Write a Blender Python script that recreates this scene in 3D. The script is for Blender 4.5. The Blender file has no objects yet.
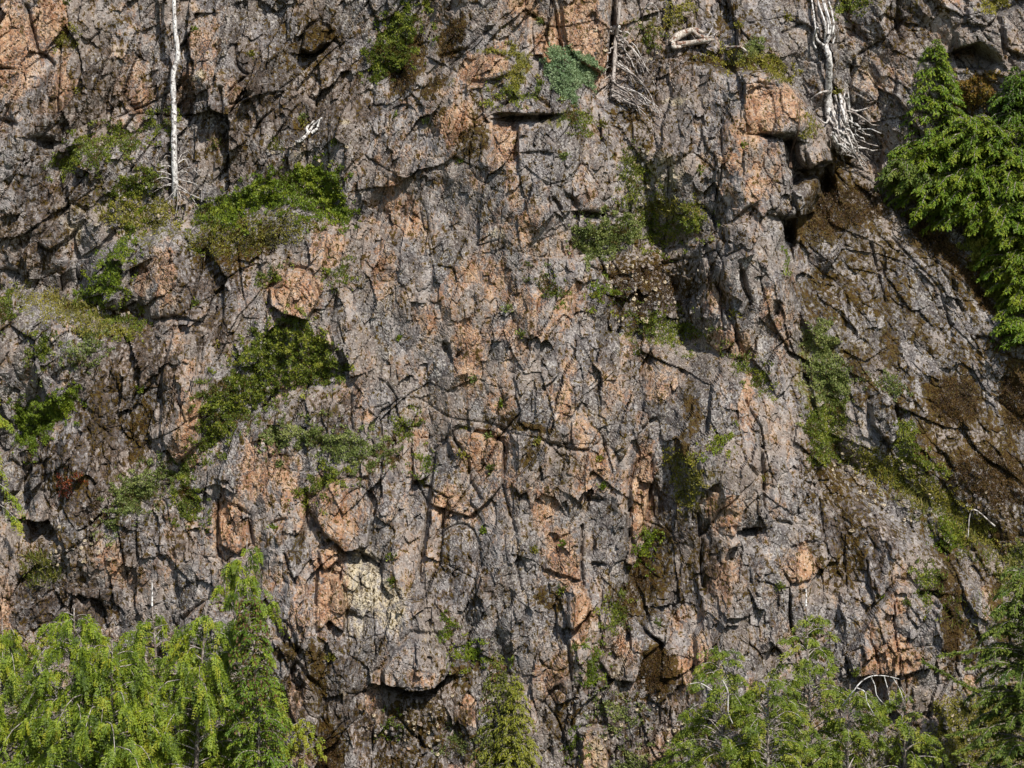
import bpy, math, time
import numpy as np
from mathutils import Vector
T0 = time.time()
R = math.radians
scene = bpy.context.scene
C = scene.collection

# ------------------------------------------------------------------ camera, sky, sun, exposure
CAM_Y, CAM_Z = -90.0, 12.0
cam_d = bpy.data.cameras.new('camera')
cam = bpy.data.objects.new('camera', cam_d)
C.objects.link(cam)
cam.location = (0, CAM_Y, CAM_Z)
cam.rotation_euler = (R(90), 0, 0)
cam_d.sensor_width = 36
cam_d.lens = 36 * 90 / 32.0           # 32 m wide at the cliff, 90 m away
cam_d.clip_end = 2000
scene.camera = cam

SUN_EL, SUN_AZ = 44.0, 28.0            # azimuth: degrees to the right of the camera's back
sv = Vector((math.sin(R(SUN_AZ)) * math.cos(R(SUN_EL)), -math.cos(R(SUN_AZ)) * math.cos(R(SUN_EL)), math.sin(R(SUN_EL))))
world = bpy.data.worlds.new('World')
scene.world = world
world.use_nodes = True
wn = world.node_tree
wn.nodes.clear()
sky = wn.nodes.new('ShaderNodeTexSky')
sky.sky_type = 'NISHITA'
sky.sun_disc = False
sky.sun_elevation = R(SUN_EL)
sky.sun_rotation = math.atan2(sv.x, sv.y)
bg = wn.nodes.new('ShaderNodeBackground')
bg.inputs['Strength'].default_value = 0.11
wo = wn.nodes.new('ShaderNodeOutputWorld')
wn.links.new(sky.outputs[0], bg.inputs['Color'])
wn.links.new(bg.outputs[0], wo.inputs['Surface'])
sun_d = bpy.data.lights.new('sun', 'SUN')
sun_d.energy = 5.0
sun_d.angle = R(0.5)
sun_d.color = (1.0, 0.95, 0.87)
sun = bpy.data.objects.new('sun', sun_d)
C.objects.link(sun)
sun.location = sv * 120
sun.rotation_euler = (-sv).to_track_quat('-Z', 'Y').to_euler()
vs = scene.view_settings
vs.view_transform = 'Standard'
vs.look = 'None'
vs.exposure = 0.40
vs.gamma = 1.0
vs.use_curve_mapping = False

# ------------------------------------------------------------------ small helpers
rng = np.random.default_rng(11)
PXM = 32.0
LEAN = 0.22


def plane_point(u, v):
    """point of the leaning reference plane of the cliff, u and v in 1/32 m units across and down"""
    u = np.asarray(u, dtype=np.float64)
    v = np.asarray(v, dtype=np.float64)
    a = (384 - v) / PXM
    zz = a / (1 - LEAN * a / 90.0)
    y = LEAN * zz
    x = (u - 512) / PXM * (90 + y) / 90
    return x, y, zz + CAM_Z


_perm = rng.permutation(256)
_perm = np.concatenate([_perm, _perm, _perm])
_ga = rng.uniform(0, 2 * np.pi, 256)
_gx, _gy = np.cos(_ga).astype(np.float32), np.sin(_ga).astype(np.float32)


def perlin(x, y, seed=0):
    x = np.asarray(x, np.float32) + seed * 17.31
    y = np.asarray(y, np.float32) + seed * 9.77
    xi = np.floor(x).astype(np.int32)
    yi = np.floor(y).astype(np.int32)
    xf, yf = x - xi, y - yi
    su = xf * xf * xf * (xf * (xf * 6 - 15) + 10)
    sw = yf * yf * yf * (yf * (yf * 6 - 15) + 10)
    xa, xb, ya, yb = xi & 255, (xi + 1) & 255, yi & 255, (yi + 1) & 255

    def g(ix, iy, dx, dy):
        h = _perm[_perm[ix] + iy]
        return _gx[h] * dx + _gy[h] * dy
    n00 = g(xa, ya, xf, yf)
    n10 = g(xb, ya, xf - 1, yf)
    n01 = g(xa, yb, xf, yf - 1)
    n11 = g(xb, yb, xf - 1, yf - 1)
    a = n00 + su * (n10 - n00)
    b = n01 + su * (n11 - n01)
    return (a + sw * (b - a)) * 1.5


def fbm(x, y, octv=4, seed=0, gain=0.5):
    s = 0
    a = 1.0
    for i in range(octv):
        s = s + a * perlin(x * 2 ** i, y * 2 ** i, seed + i * 3)
        a *= gain
    return s


def sstep(a, b, x):
    t = np.clip((x - a) / (b - a), 0, 1)
    return t * t * (3 - 2 * t)


def poly_sd(pts, U, V):
    """signed distance to a closed polygon, positive inside"""
    pts = np.asarray(pts, np.float32)
    d = np.full(U.shape, 1e9, np.float32)
    inside = np.zeros(U.shape, bool)
    n = len(pts)
    for i in range(n):
        ax, ay = pts[i]
        bx, by = pts[(i + 1) % n]
        ex, ey = bx - ax, by - ay
        t = np.clip(((U - ax) * ex + (V - ay) * ey) / (ex * ex + ey * ey + 1e-9), 0, 1)
        d = np.minimum(d, (U - ax - t * ex) ** 2 + (V - ay - t * ey) ** 2)
        c = ((ay > V) != (by > V)) & (U < (bx - ax) * (V - ay) / (by - ay + 1e-9) + ax)
        inside ^= c
    d = np.sqrt(d)
    return np.where(inside, d, -d)


def line_sd(pts, U, V):
    """distance to an open polyline and its side (+1 on the right hand when walking along it, with v down)"""
    d = np.full(U.shape, 1e9, np.float32)
    side = np.ones(U.shape, np.float32)
    for (ax, ay), (bx, by) in zip(pts[:-1], pts[1:]):
        ex, ey = bx - ax, by - ay
        t = np.clip(((U - ax) * ex + (V - ay) * ey) / (ex * ex + ey * ey + 1e-9), 0, 1)
        dd = (U - ax - t * ex) ** 2 + (V - ay - t * ey) ** 2
        s = np.sign(ex * (V - ay) - ey * (U - ax))
        m = dd < d
        d = np.where(m, dd, d)
        side = np.where(m, s, side)
    return np.sqrt(d), side


def tag(o, label=None, cat=None, group=None, kind=None):
    if label:
        o['label'] = label
    if cat:
        o['category'] = cat
    if group:
        o['group'] = group
    if kind:
        o['kind'] = kind
    return o


def mesh_from(name, verts, faces, mat=None, attrs=None, parent=None, face_attrs=None, smooth=False):
    """verts (n,3), faces (m,k) arrays; every face has k corners"""
    verts = np.asarray(verts, np.float32)
    faces = np.asarray(faces, np.int32)
    me = bpy.data.meshes.new(name)
    n, (m, k) = len(verts), faces.shape
    me.vertices.add(n)
    me.vertices.foreach_set('co', verts.ravel())
    me.loops.add(m * k)
    me.loops.foreach_set('vertex_index', faces.ravel())
    me.polygons.add(m)
    me.polygons.foreach_set('loop_start', np.arange(0, m * k, k, dtype=np.int32))
    me.polygons.foreach_set('loop_total', np.full(m, k, np.int32))
    me.polygons.foreach_set('use_smooth', np.full(m, smooth, bool))
    for nm, a in (attrs or {}).items():
        at = me.attributes.new(nm, 'FLOAT', 'POINT')
        at.data.foreach_set('value', np.asarray(a, np.float32))
    for nm, a in (face_attrs or {}).items():
        at = me.attributes.new(nm, 'FLOAT', 'FACE')
        at.data.foreach_set('value', np.asarray(a, np.float32))
    me.update(calc_edges=True)
    if mat:
        me.materials.append(mat)
    o = bpy.data.objects.new(name, me)
    C.objects.link(o)
    if parent:
        o.parent = parent
    return o


def empty(name, loc=(0, 0, 0)):
    o = bpy.data.objects.new(name, None)
    o.location = loc
    o.empty_display_size = 0.3
    C.objects.link(o)
    return o


# ------------------------------------------------------------------ materials
class Nodes:
    def __init__(self, name):
        self.m = bpy.data.materials.new(name)
        self.m.use_nodes = True
        self.t = self.m.node_tree
        self.t.nodes.clear()

    def n(self, typ, **kw):
        nd = self.t.nodes.new(typ)
        for k, v in kw.items():
            setattr(nd, k, v)
        return nd

    def link(self, a, b):
        self.t.links.new(a, b)

    def val(self, x, sock):
        if hasattr(x, 'is_linked'):
            self.link(x, sock)
        else:
            sock.default_value = x

    def math(self, op, a, b=0.0, clamp=False):
        nd = self.n('ShaderNodeMath', operation=op, use_clamp=clamp)
        self.val(a, nd.inputs[0])
        self.val(b, nd.inputs[1])
        return nd.outputs[0]

    def noise(self, vec, scale, detail=3, rough=0.55, dist=0.0, gain=3.2):
        nd = self.n('ShaderNodeTexNoise')
        self.link(vec, nd.inputs['Vector'])
        nd.inputs['Scale'].default_value = scale
        nd.inputs['Detail'].default_value = detail
        nd.inputs['Roughness'].default_value = rough
        nd.inputs['Distortion'].default_value = dist
        # stretch to a spread of about 0.2 around 0.5
        mr = self.n('ShaderNodeMapRange', clamp=False)
        self.link(nd.outputs[0], mr.inputs['Value'])
        mr.inputs['From Min'].default_value = 0.5 - 0.5 / gain
        mr.inputs['From Max'].default_value = 0.5 + 0.5 / gain
        return mr.outputs[0]

    def ramp(self, x, a, b):
        nd = self.n('ShaderNodeMapRange', interpolation_type='SMOOTHSTEP')
        self.val(x, nd.inputs['Value'])
        nd.inputs['From Min'].default_value = a
        nd.inputs['From Max'].default_value = b
        return nd.outputs[0]

    def mix(self, f, a, b, mode='MIX'):
        nd = self.n('ShaderNodeMix', data_type='RGBA', blend_type=mode)
        self.val(f, nd.inputs[0])
        for x, s in ((a, nd.inputs[6]), (b, nd.inputs[7])):
            if hasattr(x, 'is_linked'):
                self.link(x, s)
            else:
                s.default_value = (x[0], x[1], x[2], 1)
        return nd.outputs[2]

    def attr(self, name):
        nd = self.n('ShaderNodeAttribute')
        nd.attribute_name = name
        return nd.outputs['Fac']


def rock_material():
    N = Nodes('weathered_rock')
    pos = N.n('ShaderNodeNewGeometry').outputs['Position']
    st = N.n('ShaderNodeVectorMath', operation='MULTIPLY')
    N.link(pos, st.inputs[0])
    st.inputs[1].default_value = (1.5, 1.0, 0.62)
    streak = st.outputs[0]
    iron, moss, dark, pale, green, cell = [N.attr(a) for a in ('iron', 'moss', 'dark', 'pale', 'green', 'cell')]
    n_big = N.noise(pos, 0.55, 4, 0.6)
    n_mid = N.noise(streak, 2.6, 5, 0.65, 0.4)
    n_fine = N.noise(pos, 8.0, 4, 0.7, 0.0, 4.0)
    n_speck = N.noise(pos, 16.0, 2, 0.6, 0.0, 4.5)
    n_blot = N.noise(streak, 4.0, 4, 0.7, 0.6, 3.6)
    n_pat = N.noise(pos, 1.5, 5, 0.72, 0.8, 3.6)
    def dev(n, k):
        return N.math('MULTIPLY', N.math('SUBTRACT', n, 0.5), k)

    def add(*xs):
        o = xs[0]
        for x in xs[1:]:
            o = N.math('ADD', o, x)
        return o
    # grey to mauve ground tone
    col = N.mix(N.ramp(n_mid, 0.1, 0.9), (0.096, 0.088, 0.089), (0.226, 0.205, 0.194))
    col = N.mix(N.ramp(n_big, 0.3, 0.8), col, N.mix(0.45, col, (0.230, 0.172, 0.128)))
    cellv = N.math('MULTIPLY_ADD', cell, 0.95)
    N.t.nodes[-1].inputs[2].default_value = 0.52
    cb = N.n('ShaderNodeCombineColor')
    for i in range(3):
        N.link(cellv, cb.inputs[i])
    col = N.mix(1.0, col, cb.outputs[0], 'MULTIPLY')
    # iron stain
    fi = N.ramp(add(iron, dev(n_blot, 0.75), dev(n_pat, 0.6), dev(n_fine, 0.45)), 0.30, 1.05)
    ironcol = N.mix(N.ramp(n_mid, 0.15, 0.85), (0.285, 0.135, 0.064), (0.400, 0.250, 0.145))
    col = N.mix(N.math('MULTIPLY', fi, 0.90), col, ironcol)
    keep = N.math('SUBTRACT', 1.0, N.math('MULTIPLY', fi, 0.45))
    smoothf = N.math('MULTIPLY_ADD', N.ramp(add(cell, dev(n_big, 0.8)), 0.75, 0.30), 0.75)
    N.t.nodes[-1].inputs[2].default_value = 0.25
    keep = N.math('MULTIPLY', keep, smoothf)
    # pale fresh rock
    fp = add(pale, dev(n_blot, 0.9), dev(n_pat, 0.6))
    col = N.mix(N.math('MULTIPLY', N.ramp(fp, 0.30, 1.0), 0.85), col, N.mix(n_mid, (0.36, 0.29, 0.18), (0.54, 0.46, 0.31)))
    # fine mottling of crust lichens, light and dark
    col = N.mix(N.math('MULTIPLY', N.ramp(add(n_fine, dev(n_pat, 0.5)), 0.66, 0.90), N.math('MULTIPLY', keep, 0.55)), col, (0.44, 0.41, 0.37))
    col = N.mix(N.math('MULTIPLY', N.ramp(add(n_blot, dev(n_speck, 0.7)), 0.72, 0.95), N.math('MULTIPLY', keep, 0.45)), col, (0.33, 0.33, 0.325))
    wl = N.noise(pos, 13.0, 3, 0.6, 0.0, 4.2)
    col = N.mix(N.math('MULTIPLY', N.ramp(wl, 0.82, 1.0), 0.40), col, (0.48, 0.46, 0.43))
    col = N.mix(N.math('MULTIPLY', N.ramp(n_speck, 0.38, 0.18), N.math('MULTIPLY', smoothf, 0.75)), col, (0.055, 0.045, 0.040))
    col = N.mix(N.math('MULTIPLY', N.ramp(add(n_fine, dev(n_mid, 0.6)), 0.32, 0.10), N.math('MULTIPLY', smoothf, 0.70)), col, (0.06, 0.048, 0.042))
    # black crust
    fd = add(dark, dev(n_blot, 0.9), dev(n_fine, 0.75))
    col = N.mix(N.math('MULTIPLY', N.ramp(fd, 0.42, 0.62), 0.92), col, N.mix(N.ramp(n_speck, .2, .8), (0.016, 0.012, 0.009), (0.080, 0.055, 0.040)))
    # thin green film
    fg = add(green, dev(n_blot, 0.9), dev(n_fine, 0.5))
    col = N.mix(N.math('MULTIPLY', N.ramp(fg, 0.38, 0.72), 0.88), col, N.mix(N.ramp(n_fine, .1, .9), (0.045, 0.052, 0.010), (0.165, 0.155, 0.040)))
    # brown moss
    fm = add(moss, dev(n_blot, 0.9), dev(n_fine, 1.3), dev(n_pat, 0.4))
    mosscol = N.mix(N.ramp(n_pat, 0.2, 0.8), (0.015, 0.008, 0.004), (0.046, 0.024, 0.006))
    mosscol = N.mix(N.ramp(n_speck, 0.4, 0.8), mosscol, N.mix(0.5, mosscol, (0.095, 0.070, 0.014)))
    fmr = N.ramp(fm, 0.46, 0.56)
    col = N.mix(N.math('MULTIPLY', fmr, 0.96), col, mosscol)
    bs = N.n('ShaderNodeBsdfPrincipled')
    N.link(col, bs.inputs['Base Color'])
    bs.inputs['Roughness'].default_value = 0.9
    bs.inputs['Specular IOR Level'].default_value = 0.08
    h = N.math('ADD', N.math('MULTIPLY', n_fine, 0.7), N.math('MULTIPLY', n_speck, 0.5))
    h = N.math('ADD', h, N.math('MULTIPLY', fmr, 0.35))
    bp = N.n('ShaderNodeBump')
    bp.inputs['Strength'].default_value = 0.6
    bp.inputs['Distance'].default_value = 0.02
    N.link(h, bp.inputs['Height'])
    N.link(bp.outputs[0], bs.inputs['Normal'])
    out = N.n('ShaderNodeOutputMaterial')
    N.link(bs.outputs[0], out.inputs['Surface'])
    return N.m


def leaf_material(name, stops, trans=0.35):
    """stops: three colours picked by each leaf's own tint value"""
    N = Nodes(name)
    t = N.attr('tint')
    pos = N.n('ShaderNodeNewGeometry').outputs['Position']
    t2 = N.math('ADD', t, N.math('MULTIPLY', N.math('SUBTRACT', N.noise(pos, 1.7, 3), 0.5), 0.45), clamp=True)
    cr = N.n('ShaderNodeValToRGB')
    e = cr.color_ramp.elements
    e[0].position, e[1].position = 0.0, 1.0
    e[0].color = (*stops[0], 1)
    e[1].color = (*stops[-1], 1)
    for i, s in enumerate(stops[1:-1]):
        x = e.new((i + 1) / (len(stops) - 1))
        x.color = (*s, 1)
    N.link(t2, cr.inputs[0])
    bs = N.n('ShaderNodeBsdfPrincipled')
    N.link(cr.outputs[0], bs.inputs['Base Color'])
    bs.inputs['Roughness'].default_value = 0.55
    bs.inputs['Specular IOR Level'].default_value = 0.3
    tr = N.n('ShaderNodeBsdfTranslucent')
    N.link(N.mix(0.5, cr.outputs[0], (0.30, 0.34, 0.03)), tr.inputs['Color'])
    mx = N.n('ShaderNodeMixShader')
    mx.inputs[0].default_value = trans
    N.link(bs.outputs[0], mx.inputs[1])
    N.link(tr.outputs[0], mx.inputs[2])
    out = N.n('ShaderNodeOutputMaterial')
    N.link(mx.outputs[0], out.inputs['Surface'])
    return N.m


def wood_material(name, c1, c2, c3, scale=6.0, thr=0.6):
    N = Nodes(name)
    pos = N.n('ShaderNodeNewGeometry').outputs['Position']
    st = N.n('ShaderNodeVectorMath', operation='MULTIPLY')
    N.link(pos, st.inputs[0])
    st.inputs[1].default_value = (2.5, 2.5, 0.7)
    a = N.noise(st.outputs[0], scale, 4, 0.6)
    b = N.noise(pos, scale * 1.3, 3, 0.7)
    col = N.mix(N.ramp(a, 0.3, 0.7), c1, c2)
    col = N.mix(N.ramp(b, thr, thr + 0.08), col, c3)
    bs = N.n('ShaderNodeBsdfPrincipled')
    N.link(col, bs.inputs['Base Color'])
    bs.inputs['Roughness'].default_value = 0.85
    bp = N.n('ShaderNodeBump')
    bp.inputs['Strength'].default_value = 0.5
    bp.inputs['Distance'].default_value = 0.02
    N.link(a, bp.inputs['Height'])
    N.link(bp.outputs[0], bs.inputs['Normal'])
    out = N.n('ShaderNodeOutputMaterial')
    N.link(bs.outputs[0], out.inputs['Surface'])
    return N.m


M_ROCK = rock_material()
M_BLEACH = wood_material('bleached_wood', (0.38, 0.36, 0.345), (0.62, 0.60, 0.575), (0.11, 0.095, 0.085), 7.0, 0.62)
M_GREYWOOD = wood_material('grey_wood', (0.30, 0.27, 0.25), (0.52, 0.49, 0.46), (0.12, 0.10, 0.085), 5.0, 0.60)
M_ROOT = wood_material('grey_root', (0.20, 0.17, 0.15), (0.36, 0.32, 0.29), (0.09, 0.07, 0.06), 5.0, 0.60)
M_LOG = wood_material('driftwood', (0.27, 0.225, 0.185), (0.45, 0.405, 0.35), (0.15, 0.075, 0.045), 6.0, 0.62)
M_BARK = wood_material('bark', (0.085, 0.062, 0.048), (0.19, 0.155, 0.13), (0.30, 0.27, 0.24), 7.0, 0.66)
M_DEADBROWN = wood_material('rotten_wood', (0.05, 0.03, 0.02), (0.13, 0.08, 0.05), (0.03, 0.02, 0.015), 7.0, 0.6)
M_CONE = leaf_material('cones', [(0.045, 0.022, 0.010), (0.085, 0.040, 0.016), (0.13, 0.07, 0.025)], 0.08)
M_CEDAR = leaf_material('cedar_spray', [(0.046, 0.078, 0.007), (0.124, 0.182, 0.013), (0.215, 0.276, 0.018), (0.278, 0.273, 0.020)], 0.30)
M_CEDAR2 = leaf_material('young_cedar_spray', [(0.044, 0.072, 0.007), (0.102, 0.148, 0.011), (0.169, 0.211, 0.018), (0.250, 0.242, 0.029)], 0.30)
M_HEM = leaf_material('hemlock_needles', [(0.024, 0.049, 0.006), (0.065, 0.122, 0.010), (0.121, 0.196, 0.014), (0.218, 0.249, 0.021)], 0.28)
M_HEMY = leaf_material('yellow_hemlock_needles', [(0.042, 0.051, 0.007), (0.097, 0.110, 0.011), (0.160, 0.172, 0.016), (0.227, 0.221, 0.023)], 0.22)
M_FIR = leaf_material('fir_needles', [(0.032, 0.063, 0.013), (0.069, 0.114, 0.018), (0.127, 0.165, 0.025), (0.189, 0.205, 0.032)], 0.30)
M_SHRUB = leaf_material('shrub_leaves', [(0.093, 0.052, 0.013), (0.048, 0.063, 0.007), (0.075, 0.107, 0.011), (0.132, 0.162, 0.016), (0.219, 0.225, 0.027)], 0.26)
M_BRIGHT = leaf_material('bright_shrub_leaves', [(0.054, 0.055, 0.006), (0.065, 0.105, 0.006), (0.116, 0.167, 0.010), (0.197, 0.223, 0.018)], 0.26)
M_GREYGREEN = leaf_material('grey_green_leaves', [(0.101, 0.076, 0.020), (0.057, 0.078, 0.016), (0.108, 0.140, 0.032), (0.171, 0.209, 0.060), (0.240, 0.253, 0.080)], 0.25)
M_JUNIPER = leaf_material('silver_green_leaves', [(0.070, 0.115, 0.050), (0.120, 0.190, 0.090), (0.180, 0.255, 0.130), (0.25, 0.32, 0.17)], 0.25)
M_OLIVE = leaf_material('olive_moss', [(0.057, 0.053, 0.007), (0.120, 0.112, 0.013), (0.189, 0.178, 0.022), (0.278, 0.238, 0.036)], 0.22)
M_GRASS = leaf_material('grass_blades', [(0.055, 0.070, 0.014), (0.11, 0.13, 0.022), (0.19, 0.19, 0.04), (0.30, 0.25, 0.09)], 0.35)
M_YBUSH = leaf_material('yellow_green_leaves', [(0.060, 0.075, 0.010), (0.12, 0.14, 0.018), (0.19, 0.20, 0.028), (0.28, 0.25, 0.05)], 0.35)
M_BROWNMOSS = leaf_material('brown_moss', [(0.013, 0.005, 0.003), (0.029, 0.013, 0.004), (0.053, 0.024, 0.005), (0.085, 0.044, 0.010)], 0.12)
M_RUST = leaf_material('rusty_leaves', [(0.07, 0.035, 0.010), (0.15, 0.085, 0.018), (0.24, 0.13, 0.025), (0.20, 0.17, 0.03)], 0.3)
M_REDLEAF = leaf_material('red_leaves', [(0.08, 0.012, 0.008), (0.17, 0.03, 0.015), (0.25, 0.07, 0.02)], 0.3)

# ------------------------------------------------------------------ the cliff: one continuous relief
GU = np.concatenate([np.arange(-420, -24, 7.0), np.arange(-24, 1048.1, 1.18), np.arange(1055, 1450, 7.0)]).astype(np.float32)
GV = np.concatenate([np.arange(-300, -22, 7.0), np.arange(-22, 792, 1.18), np.arange(798, 960, 7.0)]).astype(np.float32)
U, V = np.meshgrid(GU, GV)
WU = U + 7 * fbm(U / 60, V / 60, 2, 1) + 1.0 * fbm(U / 9, V / 9, 2, 4)
WV = V + 7 * fbm(U / 60, V / 60, 2, 7) + 1.0 * fbm(U / 9, V / 9, 2, 9)
SU = U + 2.5 * perlin(U / 45, V / 45, 12) + 0.5 * perlin(U / 9, V / 9, 13)          # little-warped copies for block outlines
SV = V + 2.5 * perlin(U / 45, V / 45, 15) + 0.5 * perlin(U / 9, V / 9, 16)


def theta_at(u, v):
    """lean of the rock's grain from the vertical, positive = leaning to the right at the top"""
    t = 12.0 + 0 * u
    t = t + 30 * np.exp(-(((u - 110) / 150) ** 2 + ((v - 200) / 150) ** 2))
    t = t + 18 * np.exp(-(((u - 400) / 130) ** 2 + ((v - 80) / 120) ** 2))
    t = t - 36 * sstep(740, 860, u) * sstep(700, 300, v)
    t = t - 22 * sstep(640, 740, u) * sstep(720, 500, v)
    t = t - 8 * sstep(450, 620, v) * sstep(700, 500, u)
    return np.radians(t)


def voronoi(size, tall, seed, pull=1.35):
    """cells longer than wide whose long axis follows theta_at; returns id, centre offsets, edge distance"""
    r = np.random.default_rng(seed)
    nx = int((GU[-1] - GU[0]) / size) + 8
    ny = int((GV[-1] - GV[0]) / (size * tall)) + 8
    sx = ((np.arange(nx)[None, :] - 3 + r.uniform(0.02, 0.98, (ny, nx))) * size + GU[0]).astype(np.float32)
    sy = ((np.arange(ny)[:, None] - 3 + r.uniform(0.02, 0.98, (ny, nx))) * size * tall + GV[0]).astype(np.float32)
    th = theta_at(sx, sy) + r.normal(0, 0.22, (ny, nx))
    ct, stt = np.cos(th).astype(np.float32), np.sin(th).astype(np.float32)
    wgt = r.uniform(0.8, 1.25, (ny, nx)).astype(np.float32)
    ci = ((SU - GU[0]) / size + 3).astype(np.int32)
    cj = ((SV - GV[0]) / (size * tall) + 3).astype(np.int32)
    f1 = np.full(U.shape, 1e9, np.float32)
    f2 = f1.copy()
    idd = np.zeros(U.shape, np.int32)
    for dj in (-1, 0, 1):
        for di in (-2, -1, 0, 1, 2):
            i = np.clip(ci + di, 0, nx - 1)
            j = np.clip(cj + dj, 0, ny - 1)
            k = j * nx + i
            dx = SU - sx.ravel()[k]
            dy = SV - sy.ravel()[k]
            c, s = ct.ravel()[k], stt.ravel()[k]
            a = (dx * c + dy * s) * pull              # across the grain
            b = (dy * c - dx * s) / tall * pull       # along the grain
            w = wgt.ravel()[k]
            d = np.sqrt(a * a + b * b) * w
            lt = d < f1
            f2 = np.where(lt, f1, np.minimum(f2, d))
            idd = np.where(lt, k, idd)
            f1 = np.where(lt, d, f1)
    dx = SU - sx.ravel()[idd]
    dy = SV - sy.ravel()[idd]
    return idd, dx, dy, (f2 - f1), nx * ny, sx.ravel(), sy.ravel()


H = np.zeros(U.shape, np.float32)


def ridge(pts, w, h):
    global H
    d, _ = line_sd(pts, WU, WV)
    H += h * np.exp(-(d / w) ** 2)


def notch(pts, wr, wl, depth, warp=1):
    """groove with its own falloff on either hand (right hand / left hand walking along it)"""
    global H
    a, b = (WU, WV) if warp == 2 else (SU, SV)
    d, s = line_sd(pts, a, b)
    w = np.where(s > 0, wr, wl)
    H -= depth * np.exp(-(d / w) ** 1.5)


H += 0.9 * fbm(U / 330, V / 330, 3, 21)
# buttresses and gullies
ridge([(470, -80), (520, 150), (540, 330), (560, 480), (580, 650), (600, 850)], 150, 2.0)
ridge([(745, 70), (770, 180), (745, 330), (725, 450), (740, 600), (700, 850)], 62, 1.5)
ridge([(250, 440), (340, 540), (360, 700), (330, 860)], 100, 0.9)
ridge([(160, 230), (182, 330), (180, 470)], 24, 0.6)
ridge([(-80, 60), (20, 90), (0, 180)], 50, 0.6)
ridge([(20, 330), (95, 440), (110, 540)], 55, 0.7)
ridge([(880, 640), (900, 600)], 60, 0.7)
ridge([(930, 20), (1010, 30), (1060, 60)], 60, 0.3)
notch([(614, -40), (611, 70), (622, 140), (645, 200), (660, 260), (690, 330)], 26, 30, 1.1, 2)
notch([(690, 330), (668, 420), (655, 520), (605, 640)], 14, 14, 0.5, 2)
notch([(845, -40), (838, 120), (838, 185), (792, 235), (800, 300), (822, 400), (850, 480), (950, 560), (1050, 620)], 12, 60, 0.9, 2)
notch([(605, 265), (680, 300)], 40, 40, 0.7, 2)
# the sloping shelf of the upper right trees, the shelves of the left side
notch([(868, 150), (905, 205), (960, 262), (1012, 312), (1090, 350)], 8, 40, 0.8, 2)
notch([(40, 205), (80, 150), (150, 130), (180, 115)], 7, 28, 0.7, 2)
notch([(60, 300), (110, 240), (200, 215), (300, 195), (352, 222)], 10, 34, 0.8, 2)
notch([(-60, 290), (20, 292), (100, 318), (150, 330)], 8, 26, 0.6, 2)
notch([(190, 470), (240, 425), (300, 385), (345, 375)], 12, 45, 0.7, 2)
notch([(8, 450), (40, 425), (80, 395)], 8, 24, 0.6, 2)
notch([(700, 62), (760, 66), (800, 84), (822, 110)], 5, 26, 0.9, 2)
notch([(575, 250), (640, 248), (708, 228)], 8, 24, 0.6, 2)
notch([(620, 330), (690, 345), (730, 360), (765, 390)], 6, 22, 0.5, 2)
notch([(850, 470), (930, 500), (1040, 590)], 6, 24, 0.5, 2)

# rock fabric: generations of joints; every joint-bounded face is a plane that follows the swell of the rock
id0, dx0, dy0, e0, n0, cx0, cy0 = voronoi(60.0, 3.4, 99)
id1, dx1, dy1, e1, n1, cx1, cy1 = voronoi(50.0, 1.6, 101)
id2, dx2, dy2, e2, n2, cx2, cy2 = voronoi(17.0, 2.3, 202)
id3, dx3, dy3, e3, n3, cx3, cy3 = voronoi(7.5, 2.0, 303)
id4, dx4, dy4, e4, n4, cx4, cy4 = voronoi(4.2, 1.4, 404)
slab = sstep(800, 870, WU) * sstep(600, 500, WV) * sstep(120, 200, WV)          # smoother right-hand slab
smooth_mid = np.exp(-(((WU - 430) / 120) ** 2 + ((WV - 280) / 110) ** 2))
rough = 1.0 - 0.50 * slab - 0.40 * smooth_mid + 0.25 * fbm(U / 120, V / 120, 2, 31)
rough = np.clip(rough, 0.3, 1.4)
r1 = np.random.default_rng(5)


def grain(x, y, scale, seed):
    """swell of the rock, stretched along the joints"""
    w = sstep(700, 860, x) * sstep(760, 560, y)
    out = 0
    for t, k in ((R(12), 1 - w), (R(-28), w)):
        a = (x * math.cos(t) + y * math.sin(t)) / scale
        b = (y * math.cos(t) - x * math.sin(t)) / (scale * 2.1)
        out = out + k * fbm(a, b, 2, seed)
    return out


def faces(idd, dx, dy, n, cx, cy, scale, seed, amp, jit, big):
    e = scale * 0.16
    v = grain(cx, cy, scale, seed)
    gx = (grain(cx + e, cy, scale, seed) - grain(cx - e, cy, scale, seed)) / (2 * e)
    gy = (grain(cx, cy + e, scale, seed) - grain(cx, cy - e, scale, seed)) / (2 * e)
    v = amp * v + r1.uniform(-jit, jit, n) + big * (r1.uniform(0, 1, n) < 0.14) * r1.uniform(-1, 1, n)
    return (v[idd] + amp * (gx[idd] * dx + gy[idd] * dy)).astype(np.float32)


F = faces(id1, dx1, dy1, n1, cx1, cy1, 120, 210, 0.50, 0.04, 0.14) + faces(id2, dx2, dy2, n2, cx2, cy2, 40, 230, 0.36, 0.040, 0.11)
F3 = faces(id3, dx3, dy3, n3, cx3, cy3, 16, 250, 0.15, 0.016, 0.07) + faces(id4, dx4, dy4, n4, cx4, cy4, 8, 270, 0.035, 0.006, 0.025)
H += rough * F + (0.6 + 0.4 * rough) * F3
cn = sstep(-0.15, 0.45, fbm(U / 80, V / 110, 3, 41))
cn2 = sstep(0.05, 0.6, fbm(U / 40, V / 50, 3, 45))
H -= rough * 0.24 * cn * np.exp(-(e0 / 1.2) ** 1.4)
H -= rough * 0.09 * cn * np.exp(-(e1 / 1.2) ** 1.4)
H -= rough * 0.10 * cn2 * np.exp(-(e2 / 1.0) ** 1.4)
H -= 0.016 * np.exp(-(e3 / 0.9) ** 1.4)

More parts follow.
